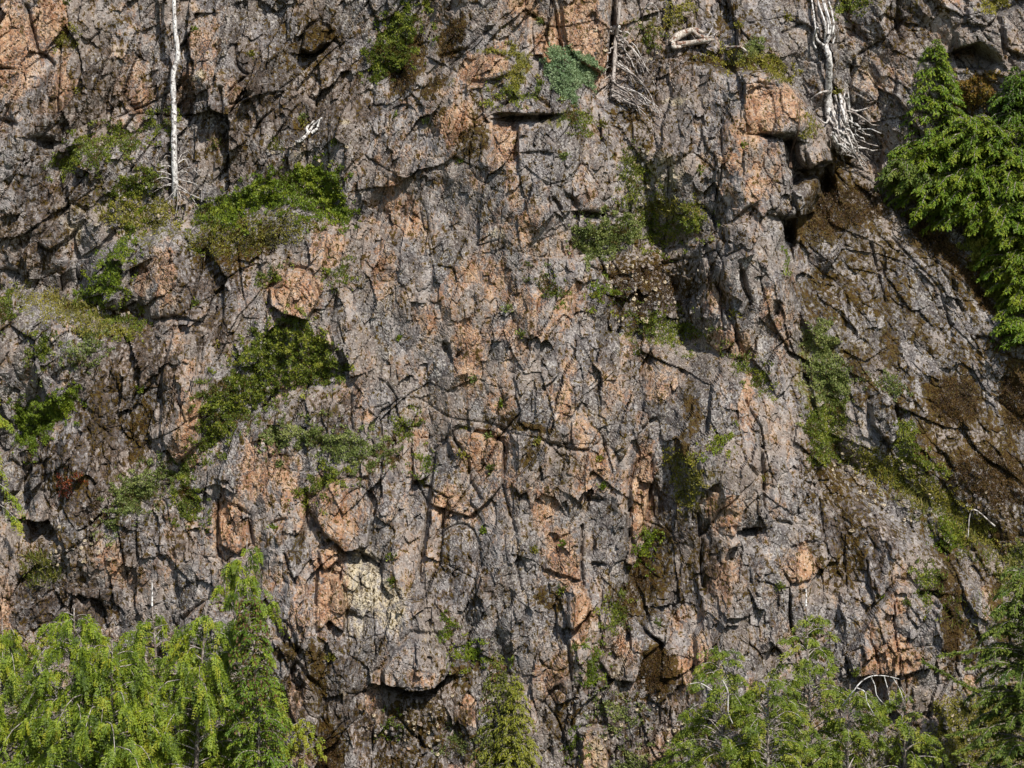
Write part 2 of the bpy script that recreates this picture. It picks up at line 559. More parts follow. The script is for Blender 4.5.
# blocks one can name in the photograph: outline, height of relief, tilt across, tilt down
BLOCKS = [
    ([(270, 287), (284, 278), (289, 266), (312, 270), (320, 297), (311, 319), (283, 313), (270, 303)], .75, .1, .3),
    ([(38, 243), (52, 222), (72, 205), (84, 212), (85, 220), (66, 240), (50, 252), (42, 248)], .45, -.1, 0),
    ([(463, 80), (470, 65), (490, 55), (508, 62), (507, 75), (492, 82), (478, 82)], .28, .2, .2),
    ([(490, 112), (505, 103), (530, 96), (546, 107), (546, 113), (520, 115)], .60, 0, .5),
    ([(555, -8), (560, 20), (565, 48), (575, 62), (600, 75), (609, 60), (613, 0), (610, -20)], .60, .2, 0),
    ([(738, 92), (752, 84), (796, 92), (788, 133), (753, 132)], .10, .25, .1),
    ([(800, 150), (818, 138), (832, 148), (834, 163), (820, 162), (806, 172)], .45, .2, .3),
    ([(785, 190), (800, 178), (815, 178), (822, 195), (818, 212), (795, 215)], .55, .1, 0),
    ([(953, 32), (975, 18), (997, 32), (997, 62), (978, 44), (956, 50)], .55, .1, .3),
    ([(998, 15), (1020, 5), (1034, 40), (1022, 58), (1000, 48)], .60, 0, .1),
    ([(300, 48), (305, 30), (318, 22), (328, 30), (326, 42), (315, 53)], .60, 0, .3),
    ([(382, 660), (392, 640), (410, 625), (435, 625), (448, 650), (445, 668), (432, 676), (405, 679), (385, 675)], .60, .1, .2),
    ([(773, 560), (785, 543), (812, 540), (813, 550), (808, 573), (785, 575)], .40, .2, 0),
    ([(540, 560), (545, 540), (577, 519), (577, 572), (565, 566)], .34, .3, 0),
    ([(562, 575), (575, 570), (584, 590), (581, 610), (570, 619), (564, 612)], .55, .2, .3),
    ([(318, 620), (316, 590), (320, 562), (340, 570), (346, 600), (345, 622), (330, 612)], .45, .3, .1),
    ([(318, 545), (335, 535), (343, 552), (325, 566)], .28, 0, .3),
    ([(868, 402), (885, 390), (893, 403), (899, 435), (888, 446), (872, 425)], .55, .1, .1),
    ([(840, 650), (868, 600), (890, 573), (906, 578), (926, 610), (934, 632), (926, 657), (895, 668), (850, 672)], .55, .1, 0),
    ([(627, 480), (632, 460), (645, 450), (649, 480), (643, 520), (632, 552), (628, 520)], .40, .3, 0),
    ([(24, 520), (30, 500), (42, 490), (50, 505), (46, 520)], .55, .2, .4),
    ([(25, 480), (33, 465), (44, 460), (43, 480), (33, 491)], .45, .1, .1),
    ([(595, 650), (610, 620), (625, 611), (657, 635), (640, 645), (630, 672), (605, 667)], .40, 0, .1),
    ([(575, 718), (603, 714), (606, 768), (577, 772)], .34, .1, 0),
    ([(287, 680), (300, 652), (318, 675), (325, 695), (318, 728), (300, 728), (290, 700)], .34, .1, 0),
    ([(430, 500), (435, 450), (460, 424), (502, 440), (499, 480), (480, 500), (470, 512)], .22, .1, .05),
    ([(306, 500), (330, 477), (365, 474), (373, 500), (369, 540), (345, 546), (320, 522)], .34, .1, .1),
    ([(162, 380), (173, 328), (202, 334), (201, 440), (180, 462), (165, 440)], .28, .05, 0),
    ([(217, 510), (228, 499), (251, 510), (253, 537), (238, 550), (220, 542)], .26, .2, .1),
    ([(955, 697), (963, 686), (972, 690), (977, 699), (963, 706)], .35, 0, .2),
    ([(279, 612), (291, 617), (298, 640), (283, 622)], .30, .1, .2),
    ([(0, 470), (12, 462), (22, 475), (18, 492), (0, 495)], .3, .1, .2),
    ([(965, 8), (990, 6), (996, 16), (984, 26), (962, 24)], .45, 0, .4),
    ([(640, 620), (650, 600), (668, 600), (672, 620), (660, 636)], .3, 0, .1),
    ([(690, 625), (700, 612), (708, 640), (700, 665), (690, 660)], .3, .1, 0),
]
blk = np.zeros(U.shape, np.int32)
for bi, (pts, hh, tx, ty) in enumerate(BLOCKS):
    p = np.array(pts)
    x0, x1 = np.searchsorted(GU, [p[:, 0].min() - 14, p[:, 0].max() + 14])
    y0, y1 = np.searchsorted(GV, [p[:, 1].min() - 14, p[:, 1].max() + 14])
    sl = (slice(y0, y1), slice(x0, x1))
    sd = poly_sd(pts, SU[sl], SV[sl])
    c = p.mean(0)
    ins = sstep(-0.4, 2.2, sd)
    face = hh + (tx * (SU[sl] - c[0]) + ty * (SV[sl] - c[1])) / PXM * 1.2 - 0.05 * np.exp(-np.maximum(sd, 0) / 2.0)
    # inside the block most of the mid-size joints are gone
    H[sl] += ins * (0.8 * face - 0.4 * (rough * F)[sl]) - 0.12 * np.exp(-((sd + 1.2) / 2.2) ** 2)
    blk[sl] = np.where(sd > 0, bi + 1, blk[sl])

# undercuts with a shaded recess below (walking left to right: right hand = below)
for pts, wr, wl, dp in [
    ([(500, 117), (520, 117), (547, 114)], 9, 1.2, .75), ([(524, 151), (543, 151)], 6, 1.2, .40), ([(576, 210), (598, 212)], 8, 1.5, .7),
    ([(550, 196), (556, 207)], 6, 2, .5), ([(565, 193), (572, 204)], 6, 2, .5),
    ([(751, 134), (772, 135), (790, 139)], 7, 1.2, .8), ([(786, 137), (796, 172), (790, 186)], 7, 7, .6),
    ([(803, 172), (818, 163), (834, 166), (838, 185)], 14, 1.5, .7), ([(772, 214), (792, 217), (792, 246)], 10, 2, .9),
    ([(955, 51), (977, 45), (997, 63)], 12, 1.3, .75), ([(36, 138), (52, 140)], 8, 3, .8), ([(302, 53), (316, 54), (328, 44)], 8, 1.5, .7),
    ([(157, 317), (175, 315), (198, 320)], 5, 1.2, .55), ([(0, 272), (14, 275)], 6, 2, .6), ([(22, 521), (48, 521), (56, 530)], 12, 1.5, .9),
    ([(340, 548), (355, 546), (374, 556)], 9, 1.5, .6), ([(384, 676), (405, 680), (434, 677), (446, 669)], 10, 1.3, .9),
    ([(346, 604), (356, 606)], 12, 3, .5), ([(729, 522), (754, 521)], 7, 1.2, .7), ([(578, 502), (586, 493), (594, 492)], 6, 2, .5),
    ([(592, 556), (601, 556)], 4, 1.5, .5), ([(562, 616), (571, 620), (586, 600)], 9, 1.5, .6), ([(540, 690), (553, 674)], 5, 1.5, .5),
    ([(277, 617), (297, 640)], 2, 10, .5), ([(917, 586), (931, 588)], 10, 2, .8), ([(79, 594), (98, 602), (104, 620)], 8, 1.5, .7),
    ([(752, 468), (757, 440)], 4, 2, .5), ([(700, 205), (712, 215)], 6, 2, .5), ([(730, 215), (742, 206)], 7, 2, .6), ([(736, 270), (745, 300), (738, 312)], 6, 2, .6),
    ([(640, 422), (650, 415)], 5, 1.5, .5), ([(445, 345), (452, 362), (458, 352)], 6, 2, .5), ([(498, 422), (507, 428)], 4, 2, .3),
    ([(0, 118), (18, 122)], 5, 2, .4), ([(770, 515), (784, 517)], 5, 2, .4)]:
    notch(pts, wr * 0.85, wl, dp * 0.65)
# open cracks
for pts, w, dp in [
    ([(28, 8), (34, 30), (40, 50), (54, 64), (50, 76), (42, 90), (38, 110)], 3.0, .6), ([(60, 58), (58, 110), (52, 130)], 2.2, .4),
    ([(395, 398), (416, 396), (453, 414), (506, 425), (545, 434), (600, 440)], 1.8, .14), ([(352, 390), (353, 425)], 1.8, .3),
    ([(453, 434), (466, 456), (468, 476), (478, 490)], 2.2, .4), ([(416, 478), (428, 500), (424, 540), (420, 570)], 2.6, .5),
    ([(549, -5), (553, 18), (560, 50)], 2.6, .6), ([(614, -20), (612, 30), (608, 75)], 3.4, .8), ([(646, 478), (646, 500), (638, 535), (630, 550)], 2.6, .6),
    ([(577, 518), (577, 575)], 2.2, .5), ([(692, 505), (696, 540), (698, 578)], 2.0, .4), ([(875, 245), (880, 275), (888, 302)], 1.8, .35),
    ([(953, 272), (956, 295), (966, 312)], 2.0, .35), ([(896, 240), (940, 290), (955, 330)], 1.6, .22), ([(286, 546), (291, 560), (297, 578)], 2.4, .5),
    ([(305, 485), (308, 520), (300, 540)], 2.2, .45), ([(560, 620), (566, 660), (572, 690), (568, 715)], 2.0, .4), ([(430, 576), (418, 600)], 2.0, .3),
    ([(340, 280), (330, 330), (345, 370)], 1.6, .2), ([(740, 395), (755, 420), (755, 470), (760, 510)], 2.0, .4), ([(700, 240), (720, 300), (735, 350)], 2.2, .4),
    ([(855, 60), (850, 110), (852, 140)], 2.0, .35), ([(860, 55), (885, 40), (905, 20)], 2.0, .35), ([(895, -10), (900, 40)], 3.0, .6), ([(800, 25), (780, 35)], 1.8, .3),
    ([(218, 500), (216, 545), (222, 560)], 2.2, .5), ([(500, 480), (512, 520), (518, 580)], 2.0, .3), ([(640, 20), (650, 60)], 2, .2),
    ([(165, 90), (160, 130)], 2.4, .3), ([(112, 60), (104, 110), (104, 128)], 2.0, .35), ([(222, 88), (222, 115)], 2.0, .4), ([(365, 60), (350, 95)], 2.2, .3),
    ([(490, 30), (450, 65), (440, 90)], 2.0, .3), ([(430, 20), (405, 60)], 2.2, .3), ([(470, 50), (440, 55)], 1.8, .25)]:
    notch(pts, w * 0.8, w * 0.8, dp * 0.62)

# deep recesses
for pts, dp in [
    ([(776, 137), (791, 139), (797, 158), (806, 170), (834, 165), (840, 188), (830, 204), (818, 180), (800, 178), (788, 192), (780, 168)], 1.0),
    ([(955, 51), (977, 45), (997, 62), (990, 74), (960, 69)], 1.0), ([(773, 214), (792, 217), (795, 246), (782, 242)], 0.8), ([(24, 521), (48, 521), (58, 532), (50, 543), (30, 540)], 0.9),
    ([(386, 677), (434, 678), (447, 670), (441, 685), (410, 690), (388, 685)], 0.8), ([(501, 117), (547, 114), (545, 121), (505, 124)], 0.6), ([(277, 616), (298, 641), (288, 641), (275, 630)], 0.5),
    ([(752, 134), (776, 136), (776, 141), (754, 138)], 0.6), ([(730, 521), (755, 520), (752, 528), (732, 529)], 0.5), ([(577, 210), (598, 211), (597, 219), (580, 218)], 0.6), ([(341, 547), (372, 553), (368, 563), (348, 560)], 0.5),
    ([(918, 586), (931, 587), (929, 600), (919, 598)], 0.7), ([(36, 138), (53, 140), (52, 151), (40, 151)], 0.6), ([(564, 615), (586, 600), (584, 612), (568, 624)], 0.4), ([(303, 52), (328, 46), (325, 54), (306, 57)], 0.5)]:
    p = np.array(pts)
    x0, x1 = np.searchsorted(GU, [p[:, 0].min() - 8, p[:, 0].max() + 8])
    y0, y1 = np.searchsorted(GV, [p[:, 1].min() - 8, p[:, 1].max() + 8])
    sl = (slice(y0, y1), slice(x0, x1))
    H[sl] -= 0.8 * dp * sstep(-0.5, 4.0, poly_sd(pts, SU[sl], SV[sl]))

# ---- stains, crusts and mosses: masks with shapes of their own
def spots(lst, wu=None, wv=None):
    wu, wv = (WU, WV) if wu is None else (wu, wv)
    m = np.zeros(wu.shape, np.float32)
    for s in lst:
        cu, cv, ru, rv = s[:4]
        a = s[4] if len(s) > 4 else 1.0
        sl = Ellipsis
        if wu is WU:
            x0, x1 = np.searchsorted(GU, [cu - 2.2 * max(ru, rv) - 12, cu + 2.2 * max(ru, rv) + 12])
            y0, y1 = np.searchsorted(GV, [cv - 2.2 * max(ru, rv) - 12, cv + 2.2 * max(ru, rv) + 12])
            sl = (slice(y0, y1), slice(x0, x1))
        t = R(s[5]) if len(s) > 5 else 0.0
        du, dv = wu[sl] - cu, wv[sl] - cv
        a1 = (du * math.cos(t) + dv * math.sin(t)) / ru
        b1 = (dv * math.cos(t) - du * math.sin(t)) / rv
        m[sl] = np.maximum(m[sl], a * sstep(1.45, 0.6, np.sqrt(a1 * a1 + b1 * b1)))
    return m


IRON = [(12, 45, 30, 45), (10, 85, 24, 14), (48, 20, 9, 24), (62, 88, 10, 20), (64, 20, 7, 26, .9), (138, 108, 9, 20), (133, 85, 22, 24, .5), (183, 95, 7, 30, .8),
        (240, 95, 16, 20, .8), (205, 55, 20, 30, .5), (218, 142, 9, 9, .8), (118, 55, 10, 8, .7), (168, 272, 8, 30, 1.15), (145, 282, 8, 14, .9), (295, 292, 24, 26, 1.1),
        (485, 68, 24, 14, 1.1), (521, 10, 16, 12, .9), (576, 30, 27, 34, 1.0), (592, 60, 20, 16, 1.1), (540, 45, 11, 16, .9), (456, 125, 18, 14, .9), (503, 142, 14, 22, .9),
        (476, 181, 9, 9, .9), (393, 165, 16, 20, .6), (402, 216, 20, 18, .8), (325, 247, 18, 16, .7), (385, 268, 12, 26, .6), (467, 348, 15, 34, 1.0), (482, 270, 26, 18, .55),
        (430, 318, 20, 12, .5), (565, 366, 8, 8, 1.1), (560, 397, 9, 18, 1.1), (498, 405, 12, 10, .7), (530, 300, 12, 18, .6), (565, 305, 14, 20, .5), (660, 382, 15, 16, .8),
        (708, 292, 15, 16, .7), (722, 332, 17, 14, .8), (737, 346, 14, 14, .8), (770, 108, 28, 24, 1.0), (735, 130, 20, 16, .6), (762, 165, 14, 20, .5), (720, 155, 10, 9, .9),
        (480, 450, 28, 24, .8), (445, 500, 15, 17, 1.1), (464, 506, 11, 11, 1.0), (330, 500, 36, 28, .6), (330, 555, 15, 14, 1.15), (334, 592, 17, 26, 1.1), (235, 522, 20, 26, .9),
        (262, 463, 20, 32, .8), (292, 470, 16, 20, .6), (190, 430, 16, 40, .8), (177, 350, 14, 30, .4), (640, 482, 10, 46, 1.1), (540, 500, 12, 24, .9), (560, 548, 15, 24, 1.1),
        (575, 598, 9, 20, 1.15), (590, 470, 20, 22, .7), (716, 565, 20, 20, .6), (795, 557, 19, 17, 1.0), (700, 650, 14, 20, .9), (680, 665, 8, 18, .9), (625, 640, 14, 14, .8),
        (548, 668, 15, 20, .8), (590, 748, 14, 26, .6), (650, 735, 16, 18, .7), (885, 648, 28, 22, .7), (888, 603, 9, 22, .6), (860, 640, 14, 24, .5), (968, 682, 9, 7, 1.1),
        (467, 702, 8, 17, .9), (375, 692, 13, 20, .8), (420, 664, 13, 11, .9), (300, 690, 14, 28, .5), (462, 762, 30, 12, .7), (6, 600, 12, 20, .8), (112, 562, 12, 20, .6),
        (352, 398, 16, 22, .6), (365, 410, 12, 14, .6), (422, 435, 8, 8, .6), (745, 375, 10, 10, .7), (735, 400, 12, 20, .5), (715, 500, 20, 20, .5), (780, 330, 12, 28, .6),
        (790, 280, 8, 14, .5), (750, 185, 8, 10, .6), (890, 90, 30, 30, .35), (860, 45, 12, 8, .5), (505, 330, 14, 16, .5), (520, 215, 30, 20, .4), (640, 345, 20, 20, .4),
        (610, 385, 16, 20, .5), (575, 430, 14, 16, .6), (510, 480, 14, 24, .5), (760, 300, 10, 18, .5), (670, 610, 10, 10, .5), (295, 745, 18, 10, .7), (985, 600, 8, 18, .6),
        (275, 575, 14, 10, .4), (300, 610, 12, 16, .5), (545, 385, 8, 10, .7), (640, 415, 8, 10, .7), (628, 660, 10, 14, .6)]
PALE = [(366, 578, 22, 34, 1.1), (388, 596, 20, 30, .9), (360, 615, 18, 20, .8), (63, 228, 24, 22, .7, -35), (590, 742, 12, 26, .6), (656, 168, 22, 16, .9), (636, 158, 12, 8, .7), (666, 105, 12, 5, 1.0),
        (13, 503, 10, 7, .9), (620, 662, 14, 18, .7), (195, 73, 8, 5, 1.2, -50), (305, 150, 7, 9, 1.1), (343, 120, 6, 3, 1.0), (770, 60, 12, 30, .4), (930, 495, 18, 14, .7, 30), (905, 500, 12, 8, .6),
        (850, 340, 28, 26, .55), (300, 645, 10, 6, .8), (343, 685, 6, 8, .8), (498, 230, 8, 6, .8), (700, 345, 14, 6, .6, -20), (640, 290, 6, 4, .9), (636, 304, 6, 4, .9), (875, 420, 14, 16, .4),
        (210, 540, 8, 8, .6), (430, 620, 14, 20, .3), (100, 412, 14, 30, .5), (225, 85, 8, 5, .5), (118, 52, 6, 8, .6), (108, 62, 5, 5, .7), (860, 90, 30, 40, .25), (840, 500, 18, 12, .5), (860, 480, 18, 10, .5),
        (465, 700, 6, 10, .4), (690, 350, 12, 5, .6), (968, 490, 22, 16, .4), (60, 345, 14, 12, .4), (780, 30, 12, 26, .3)]
DARK = [(60, 190, 60, 40, .5), (30, 235, 40, 40, .5), (130, 370, 50, 50, .6), (110, 430, 40, 70, .6), (75, 470, 50, 40, .6), (210, 260, 40, 36, .6), (300, 80, 60, 70, .5), (110, 80, 40, 40, .35), (200, 130, 50, 50, .4), (60, 600, 60, 30, .6), (150, 540, 50, 30, .4), (680, 540, 34, 60, .5), (850, 540, 40, 50, .6), (820, 480, 40, 30, .4), (640, 290, 60, 40, .6), (660, 60, 50, 50, .4), (720, 30, 50, 30, .4), (330, 690, 40, 60, .45), (430, 720, 70, 40, .5), (640, 700, 60, 60, .4), (880, 20, 60, 40, .4), (960, 120, 50, 40, .4), (300, 60, 36, 56, .5), (325, 30, 20, 25, .4), (112, 395, 24, 58, .75), (140, 425, 16, 40, .85), (205, 275, 26, 28, .6), (190, 300, 14, 14, .5), (68, 592, 24, 26, .7), (45, 560, 26, 18, .45), (640, 288, 46, 40, .7),
        (840, 555, 22, 36, .75), (870, 530, 30, 14, .5), (215, 150, 40, 40, .3), (60, 110, 26, 40, .35), (160, 88, 14, 20, .4), (90, 505, 26, 18, .5), (120, 500, 24, 18, .4), (30, 250, 40, 30, .3), (690, 540, 16, 40, .5),
        (660, 520, 12, 40, .55), (730, 570, 40, 20, .3), (880, 30, 22, 26, .45), (900, 20, 10, 22, .7), (165, 40, 40, 40, .25), (280, 170, 30, 12, .4), (360, 105, 20, 16, .4), (400, 170, 60, 40, .2),
        (400, 715, 60, 30, .45), (650, 720, 20, 40, .4), (640, 570, 20, 20, .6), (345, 655, 30, 16, .5), (560, 690, 20, 30, .3), (700, 120, 40, 50, .2), (860, 280, 40, 30, .2), (100, 350, 30, 30, .4), (215, 330, 20, 20, .5),
        (560, 600, 40, 40, .15), (550, 110, 20, 10, .3), (310, 420, 40, 30, .4), (470, 580, 60, 60, .2), (620, 340, 30, 20, .3)]
MOSS = [(404, 68, 12, 24, 1.0, 15), (447, 40, 8, 20, 1.0, 35), (452, 53, 10, 4, .9, -25), (435, 78, 11, 5, .9, -35), (425, 97, 16, 5, .7), (476, 140, 10, 12, .9), (440, 108, 8, 12, .6), (474, 105, 5, 20, .7), (850, 205, 44, 26, .85),
        (812, 232, 24, 16, .9), (820, 300, 22, 12, .75), (842, 310, 26, 10, .7), (885, 300, 26, 6, .6), (893, 340, 10, 26, .7), (960, 405, 26, 28, .95), (1018, 400, 14, 30, .95), (985, 480, 48, 30, .85), (925, 450, 14, 40, .7),
        (945, 240, 10, 42, 1.1, -42), (985, 292, 9, 36, 1.1, -42), (958, 255, 8, 14, .9), (945, 620, 10, 48, 1.0), (995, 615, 9, 26, .9), (965, 650, 26, 8, .6), (645, 292, 46, 34, .55), (652, 660, 16, 26, 1.0), (630, 592, 26, 18, .7),
        (648, 560, 14, 26, .6), (620, 690, 30, 5, .7), (688, 405, 8, 26, .8), (680, 440, 6, 14, .8), (331, 748, 12, 26, .9), (320, 670, 8, 34, .8), (290, 640, 14, 8, .9), (430, 712, 18, 22, .6), (405, 700, 14, 10, .7), (400, 755, 30, 10, .7),
        (285, 690, 8, 26, .6), (240, 235, 40, 18, .65), (310, 130, 12, 10, .5), (300, 55, 12, 24, .5), (325, 35, 12, 8, .8), (66, 20, 8, 24, .4), (62, 42, 12, 8, .8), (690, 35, 24, 12, .5), (740, 62, 40, 8, .8), (735, 20, 30, 18, .5),
        (520, 423, 40, 4, .9, 10), (512, 415, 6, 6, .9), (528, 448, 7, 16, .7), (390, 435, 24, 7, .7, -25), (385, 455, 20, 6, .8), (440, 540, 8, 30, .5), (545, 590, 14, 16, .7), (465, 660, 16, 26, .7), (300, 540, 6, 14, .7), (345, 600, 5, 16, .5),
        (815, 500, 20, 10, .4), (900, 400, 16, 30, .5), (860, 395, 10, 6, .7), (970, 540, 26, 16, .7, 30), (1010, 540, 20, 20, .6), (62, 490, 18, 10, .5), (30, 550, 14, 10, .4), (640, 130, 10, 30, .6), (630, 120, 8, 18, .6), (635, 250, 40, 14, .4),
        (940, 60, 10, 8, .3), (885, 215, 40, 20, .5), (800, 180, 8, 12, .4), (845, 165, 12, 16, .8), (260, 225, 30, 12, .6), (225, 160, 14, 5, .7), (145, 75, 10, 4, .6), (200, 155, 20, 4, .6), (115, 24, 8, 5, .5), (630, 365, 8, 6, .5),
        (555, 460, 6, 20, .5), (105, 440, 4, 12, .5), (700, 60, 16, 6, .8), (868, 255, 16, 30, .5), (905, 250, 12, 20, .4), (935, 330, 20, 8, .5), (960, 350, 16, 10, .6), (1000, 440, 30, 30, .7), (900, 480, 30, 10, .4), (880, 360, 10, 30, .5),
        (945, 560, 20, 8, .5, 30)]
MOSS += [(840, 200, 50, 24, .8, 10), (815, 225, 30, 22, .95), (835, 290, 34, 18, .75), (830, 320, 26, 10, .6), (880, 305, 40, 10, .7), (890, 350, 12, 40, .75), (905, 395, 12, 30, .6), (955, 400, 32, 34, 1.0), (1020, 395, 18, 40, 1.0), (935, 450, 24, 46, .8),
         (985, 475, 56, 36, .85), (1010, 520, 30, 40, .8), (960, 445, 40, 14, .7), (1005, 350, 14, 14, .6), (945, 600, 13, 60, 1.0), (998, 605, 11, 34, .9), (860, 240, 14, 30, .6), (925, 250, 8, 26, .8, -40), (405, 62, 16, 30, 1.0, 12), (448, 38, 10, 24, 1.0, 35), (430, 84, 16, 7, .9, -30),
         (646, 285, 50, 40, .6), (652, 662, 20, 28, 1.05), (640, 575, 22, 22, .8), (660, 540, 12, 30, .7), (330, 740, 16, 34, .95), (318, 660, 10, 30, .9), (292, 640, 16, 10, 1.0), (425, 715, 22, 24, .7), (400, 752, 34, 14, .7), (110, 400, 26, 40, .35), (140, 425, 16, 40, .6), (230, 250, 46, 24, .7),
         (845, 555, 16, 30, .6), (300, 50, 30, 40, .45), (470, 140, 16, 16, .8), (620, 115, 10, 24, .6), (880, 490, 40, 20, .5), (90, 310, 50, 8, .7, 12), (70, 480, 26, 12, .6), (65, 540, 40, 20, .4), (690, 560, 12, 40, .5), (715, 720, 24, 40, .5), (560, 700, 14, 30, .5), (470, 735, 20, 20, .5)]
GREENF = [(820, 380, 24, 60, .9), (900, 450, 40, 30, .6), (950, 520, 60, 24, .6, 30), (130, 215, 60, 30, .6), (645, 190, 30, 40, .7), (70, 310, 40, 8, .8, 12), (100, 325, 40, 7, .7, 12), (140, 225, 50, 24, .6), (120, 180, 40, 30, .5), (290, 400, 60, 60, .4), (330, 440, 60, 24, .4), (640, 225, 70, 24, .5), (660, 330, 50, 14, .6), (745, 62, 50, 12, .6), (830, 400, 26, 70, .7),
          (900, 450, 40, 40, .5), (960, 540, 50, 40, .45), (990, 700, 60, 50, .5), (930, 740, 80, 30, .45), (640, 180, 26, 40, .6), (500, 90, 30, 30, .4), (518, 70, 8, 22, .9), (500, 51, 24, 4, .9), (690, 480, 26, 40, .5), (150, 490, 50, 30, .5),
          (990, 280, 50, 40, .6), (650, 30, 30, 20, .5), (880, 6, 40, 12, .5), (940, 110, 60, 60, .4), (590, 660, 20, 70, .35), (40, 560, 40, 20, .4), (445, 80, 10, 6, .7), (720, 30, 40, 30, .35), (620, 345, 8, 6, .6), (20, 320, 30, 16, .5), (560, 285, 20, 20, .4),
          (690, 720, 30, 40, .4), (1000, 230, 40, 30, .5), (560, 118, 30, 8, .7)]
ironspot = 0.35 * spots(IRON) + 0.35 * spots(IRON, cx2, cy2)[id2] + 0.30 * spots(IRON, cx3, cy3)[id3]
iron = ironspot * 0.95 + 0.31 + 0.10 * fbm(U / 60, V / 80, 3, 71)
pale = spots(PALE) * 0.85
dark = spots(DARK) * 1.0 + 0.07 + 0.24 * fbm(U / 50, V / 90, 3, 73)
moss = spots(MOSS) * 1.30 - 0.20
green = spots(GREENF) * 0.95 - 0.18
# the right-hand slab and the left gully carry long bands of moss down the dip
ac = U * math.cos(R(-28)) + V * math.sin(R(-28))
al = V * math.cos(R(-28)) - U * math.sin(R(-28))
band = fbm(ac / 26, al / 110, 3, 77)
slabw = np.maximum(sstep(770, 830, WU) * sstep(620, 540, WV) * sstep(165, 195, WV) * sstep(1200, 1100, WU), 0.9 * sstep(925, 945, WU) * sstep(690, 640, WV) * sstep(400, 430, WV))
moss = np.maximum(moss, slabw * np.clip(0.30 + 0.75 * band, -0.2, 0.95) - 0.05)
# soil and moss settle in the joints
crev = np.exp(-(e1 / 4.0) ** 2) * cn
moss = np.maximum(moss, 0.44 * crev)
cellr1 = np.random.default_rng(8).uniform(0, 1, n1)[id1]
cellr2 = np.random.default_rng(9).uniform(0, 1, n2)[id2]
cell = (0.25 * cellr1 + 0.45 * cellr2 + 0.3 * np.random.default_rng(12).uniform(0, 1, n3)[id3]).astype(np.float32)
cellr3 = np.random.default_rng(10).uniform(0, 1, n3)[id3]
iron += (cellr2 - 0.5) * 0.34 + (cellr1 - 0.5) * 0.18 + (cellr3 - 0.5) * 0.22
iron *= 1 - 0.5 * slab

PX, PY, PZ = plane_point(U, V)
# relief pushes out of the face and sags a little, so big blocks overhang
GX = (PX + 0.04 * H).astype(np.float32)
GY = (PY - H).astype(np.float32)
GZ = (PZ - 0.10 * H).astype(np.float32)
ny_, nx_ = U.shape
P3 = np.stack([GX, GY, GZ], -1).reshape(-1, 3)
ATT = {k: a.reshape(-1) for k, a in dict(iron=iron, moss=moss, dark=dark, pale=pale, green=green, cell=cell).items()}

_i = np.arange(nx_ - 1)[None, :] + np.arange(ny_ - 1)[:, None] * nx_
quads = np.stack([_i, _i + nx_, _i + nx_ + 1, _i + 1], -1).reshape(-1, 4)
cid = np.where(blk > 0, blk, id1 + 1000)
fc = cid[:-1, :-1].reshape(-1)
fu = U[:-1, :-1].reshape(-1)
fv = V[:-1, :-1].reshape(-1)
inframe = (fu > -24) & (fu < 1047) & (fv > -22) & (fv < 790)
joint = (np.exp(-(e1 / 2.0) ** 2) * cn)[:-1, :-1].reshape(-1) > 0.62
fc = np.where(inframe & ~(joint & (fc >= 1000)), fc, -1)
order = np.argsort(fc, kind='stable')
fs = fc[order]
cuts = np.flatnonzero(np.diff(fs)) + 1
groups = np.split(order, cuts)
groups.sort(key=lambda g: -len(g))
small = []
cliff = None
pieces = []
for g in groups:
    if fc[g[0]] == -1:
        rest = g
    elif len(pieces) < 300 and len(g) > 120:
        pieces.append(g)
    else:
        small.append(g)
base_faces = np.concatenate([rest] + small)


def sub_mesh(name, fidx, parent=None):
    q = quads[fidx]
    uq, inv = np.unique(q, return_inverse=True)
    return mesh_from(name, P3[uq], inv.reshape(q.shape), M_ROCK, {k: a[uq] for k, a in ATT.items()}, parent)


cliff = tag(sub_mesh('cliff', base_faces), 'steep fractured grey and rust coloured rock face filling the view', kind='structure')
for g in pieces:
    sub_mesh('rock_block', g, cliff)


def at_grid(arr, u, v):
    iu = np.interp(u, GU, np.arange(nx_))
    iv = np.interp(v, GV, np.arange(ny_))
    i0 = np.clip(iu.astype(int), 0, nx_ - 2)
    j0 = np.clip(iv.astype(int), 0, ny_ - 2)
    a, b = iu - i0, iv - j0
    return (arr[j0, i0] * (1 - a) * (1 - b) + arr[j0, i0 + 1] * a * (1 - b) + arr[j0 + 1, i0] * (1 - a) * b + arr[j0 + 1, i0 + 1] * a * b)


def surf(u, v):
    u = np.atleast_1d(np.asarray(u, float))
    v = np.atleast_1d(np.asarray(v, float))
    return np.stack([at_grid(GX, u, v), at_grid(GY, u, v), at_grid(GZ, u, v)], -1)


def spt(u, v, out=0.0):
    """point on the rock, or standing out from it by some metres"""
    p = surf(u, v)[0]
    return np.array([p[0], p[1] - out, p[2]])


def pt(u, v, y):
    """point that shows at (u, v) from the photograph's place when it lies at depth y"""
    k = (y - CAM_Y) / 90.0
    return np.array([(u - 512) / PXM * k, y, CAM_Z + (384 - v) / PXM * k])


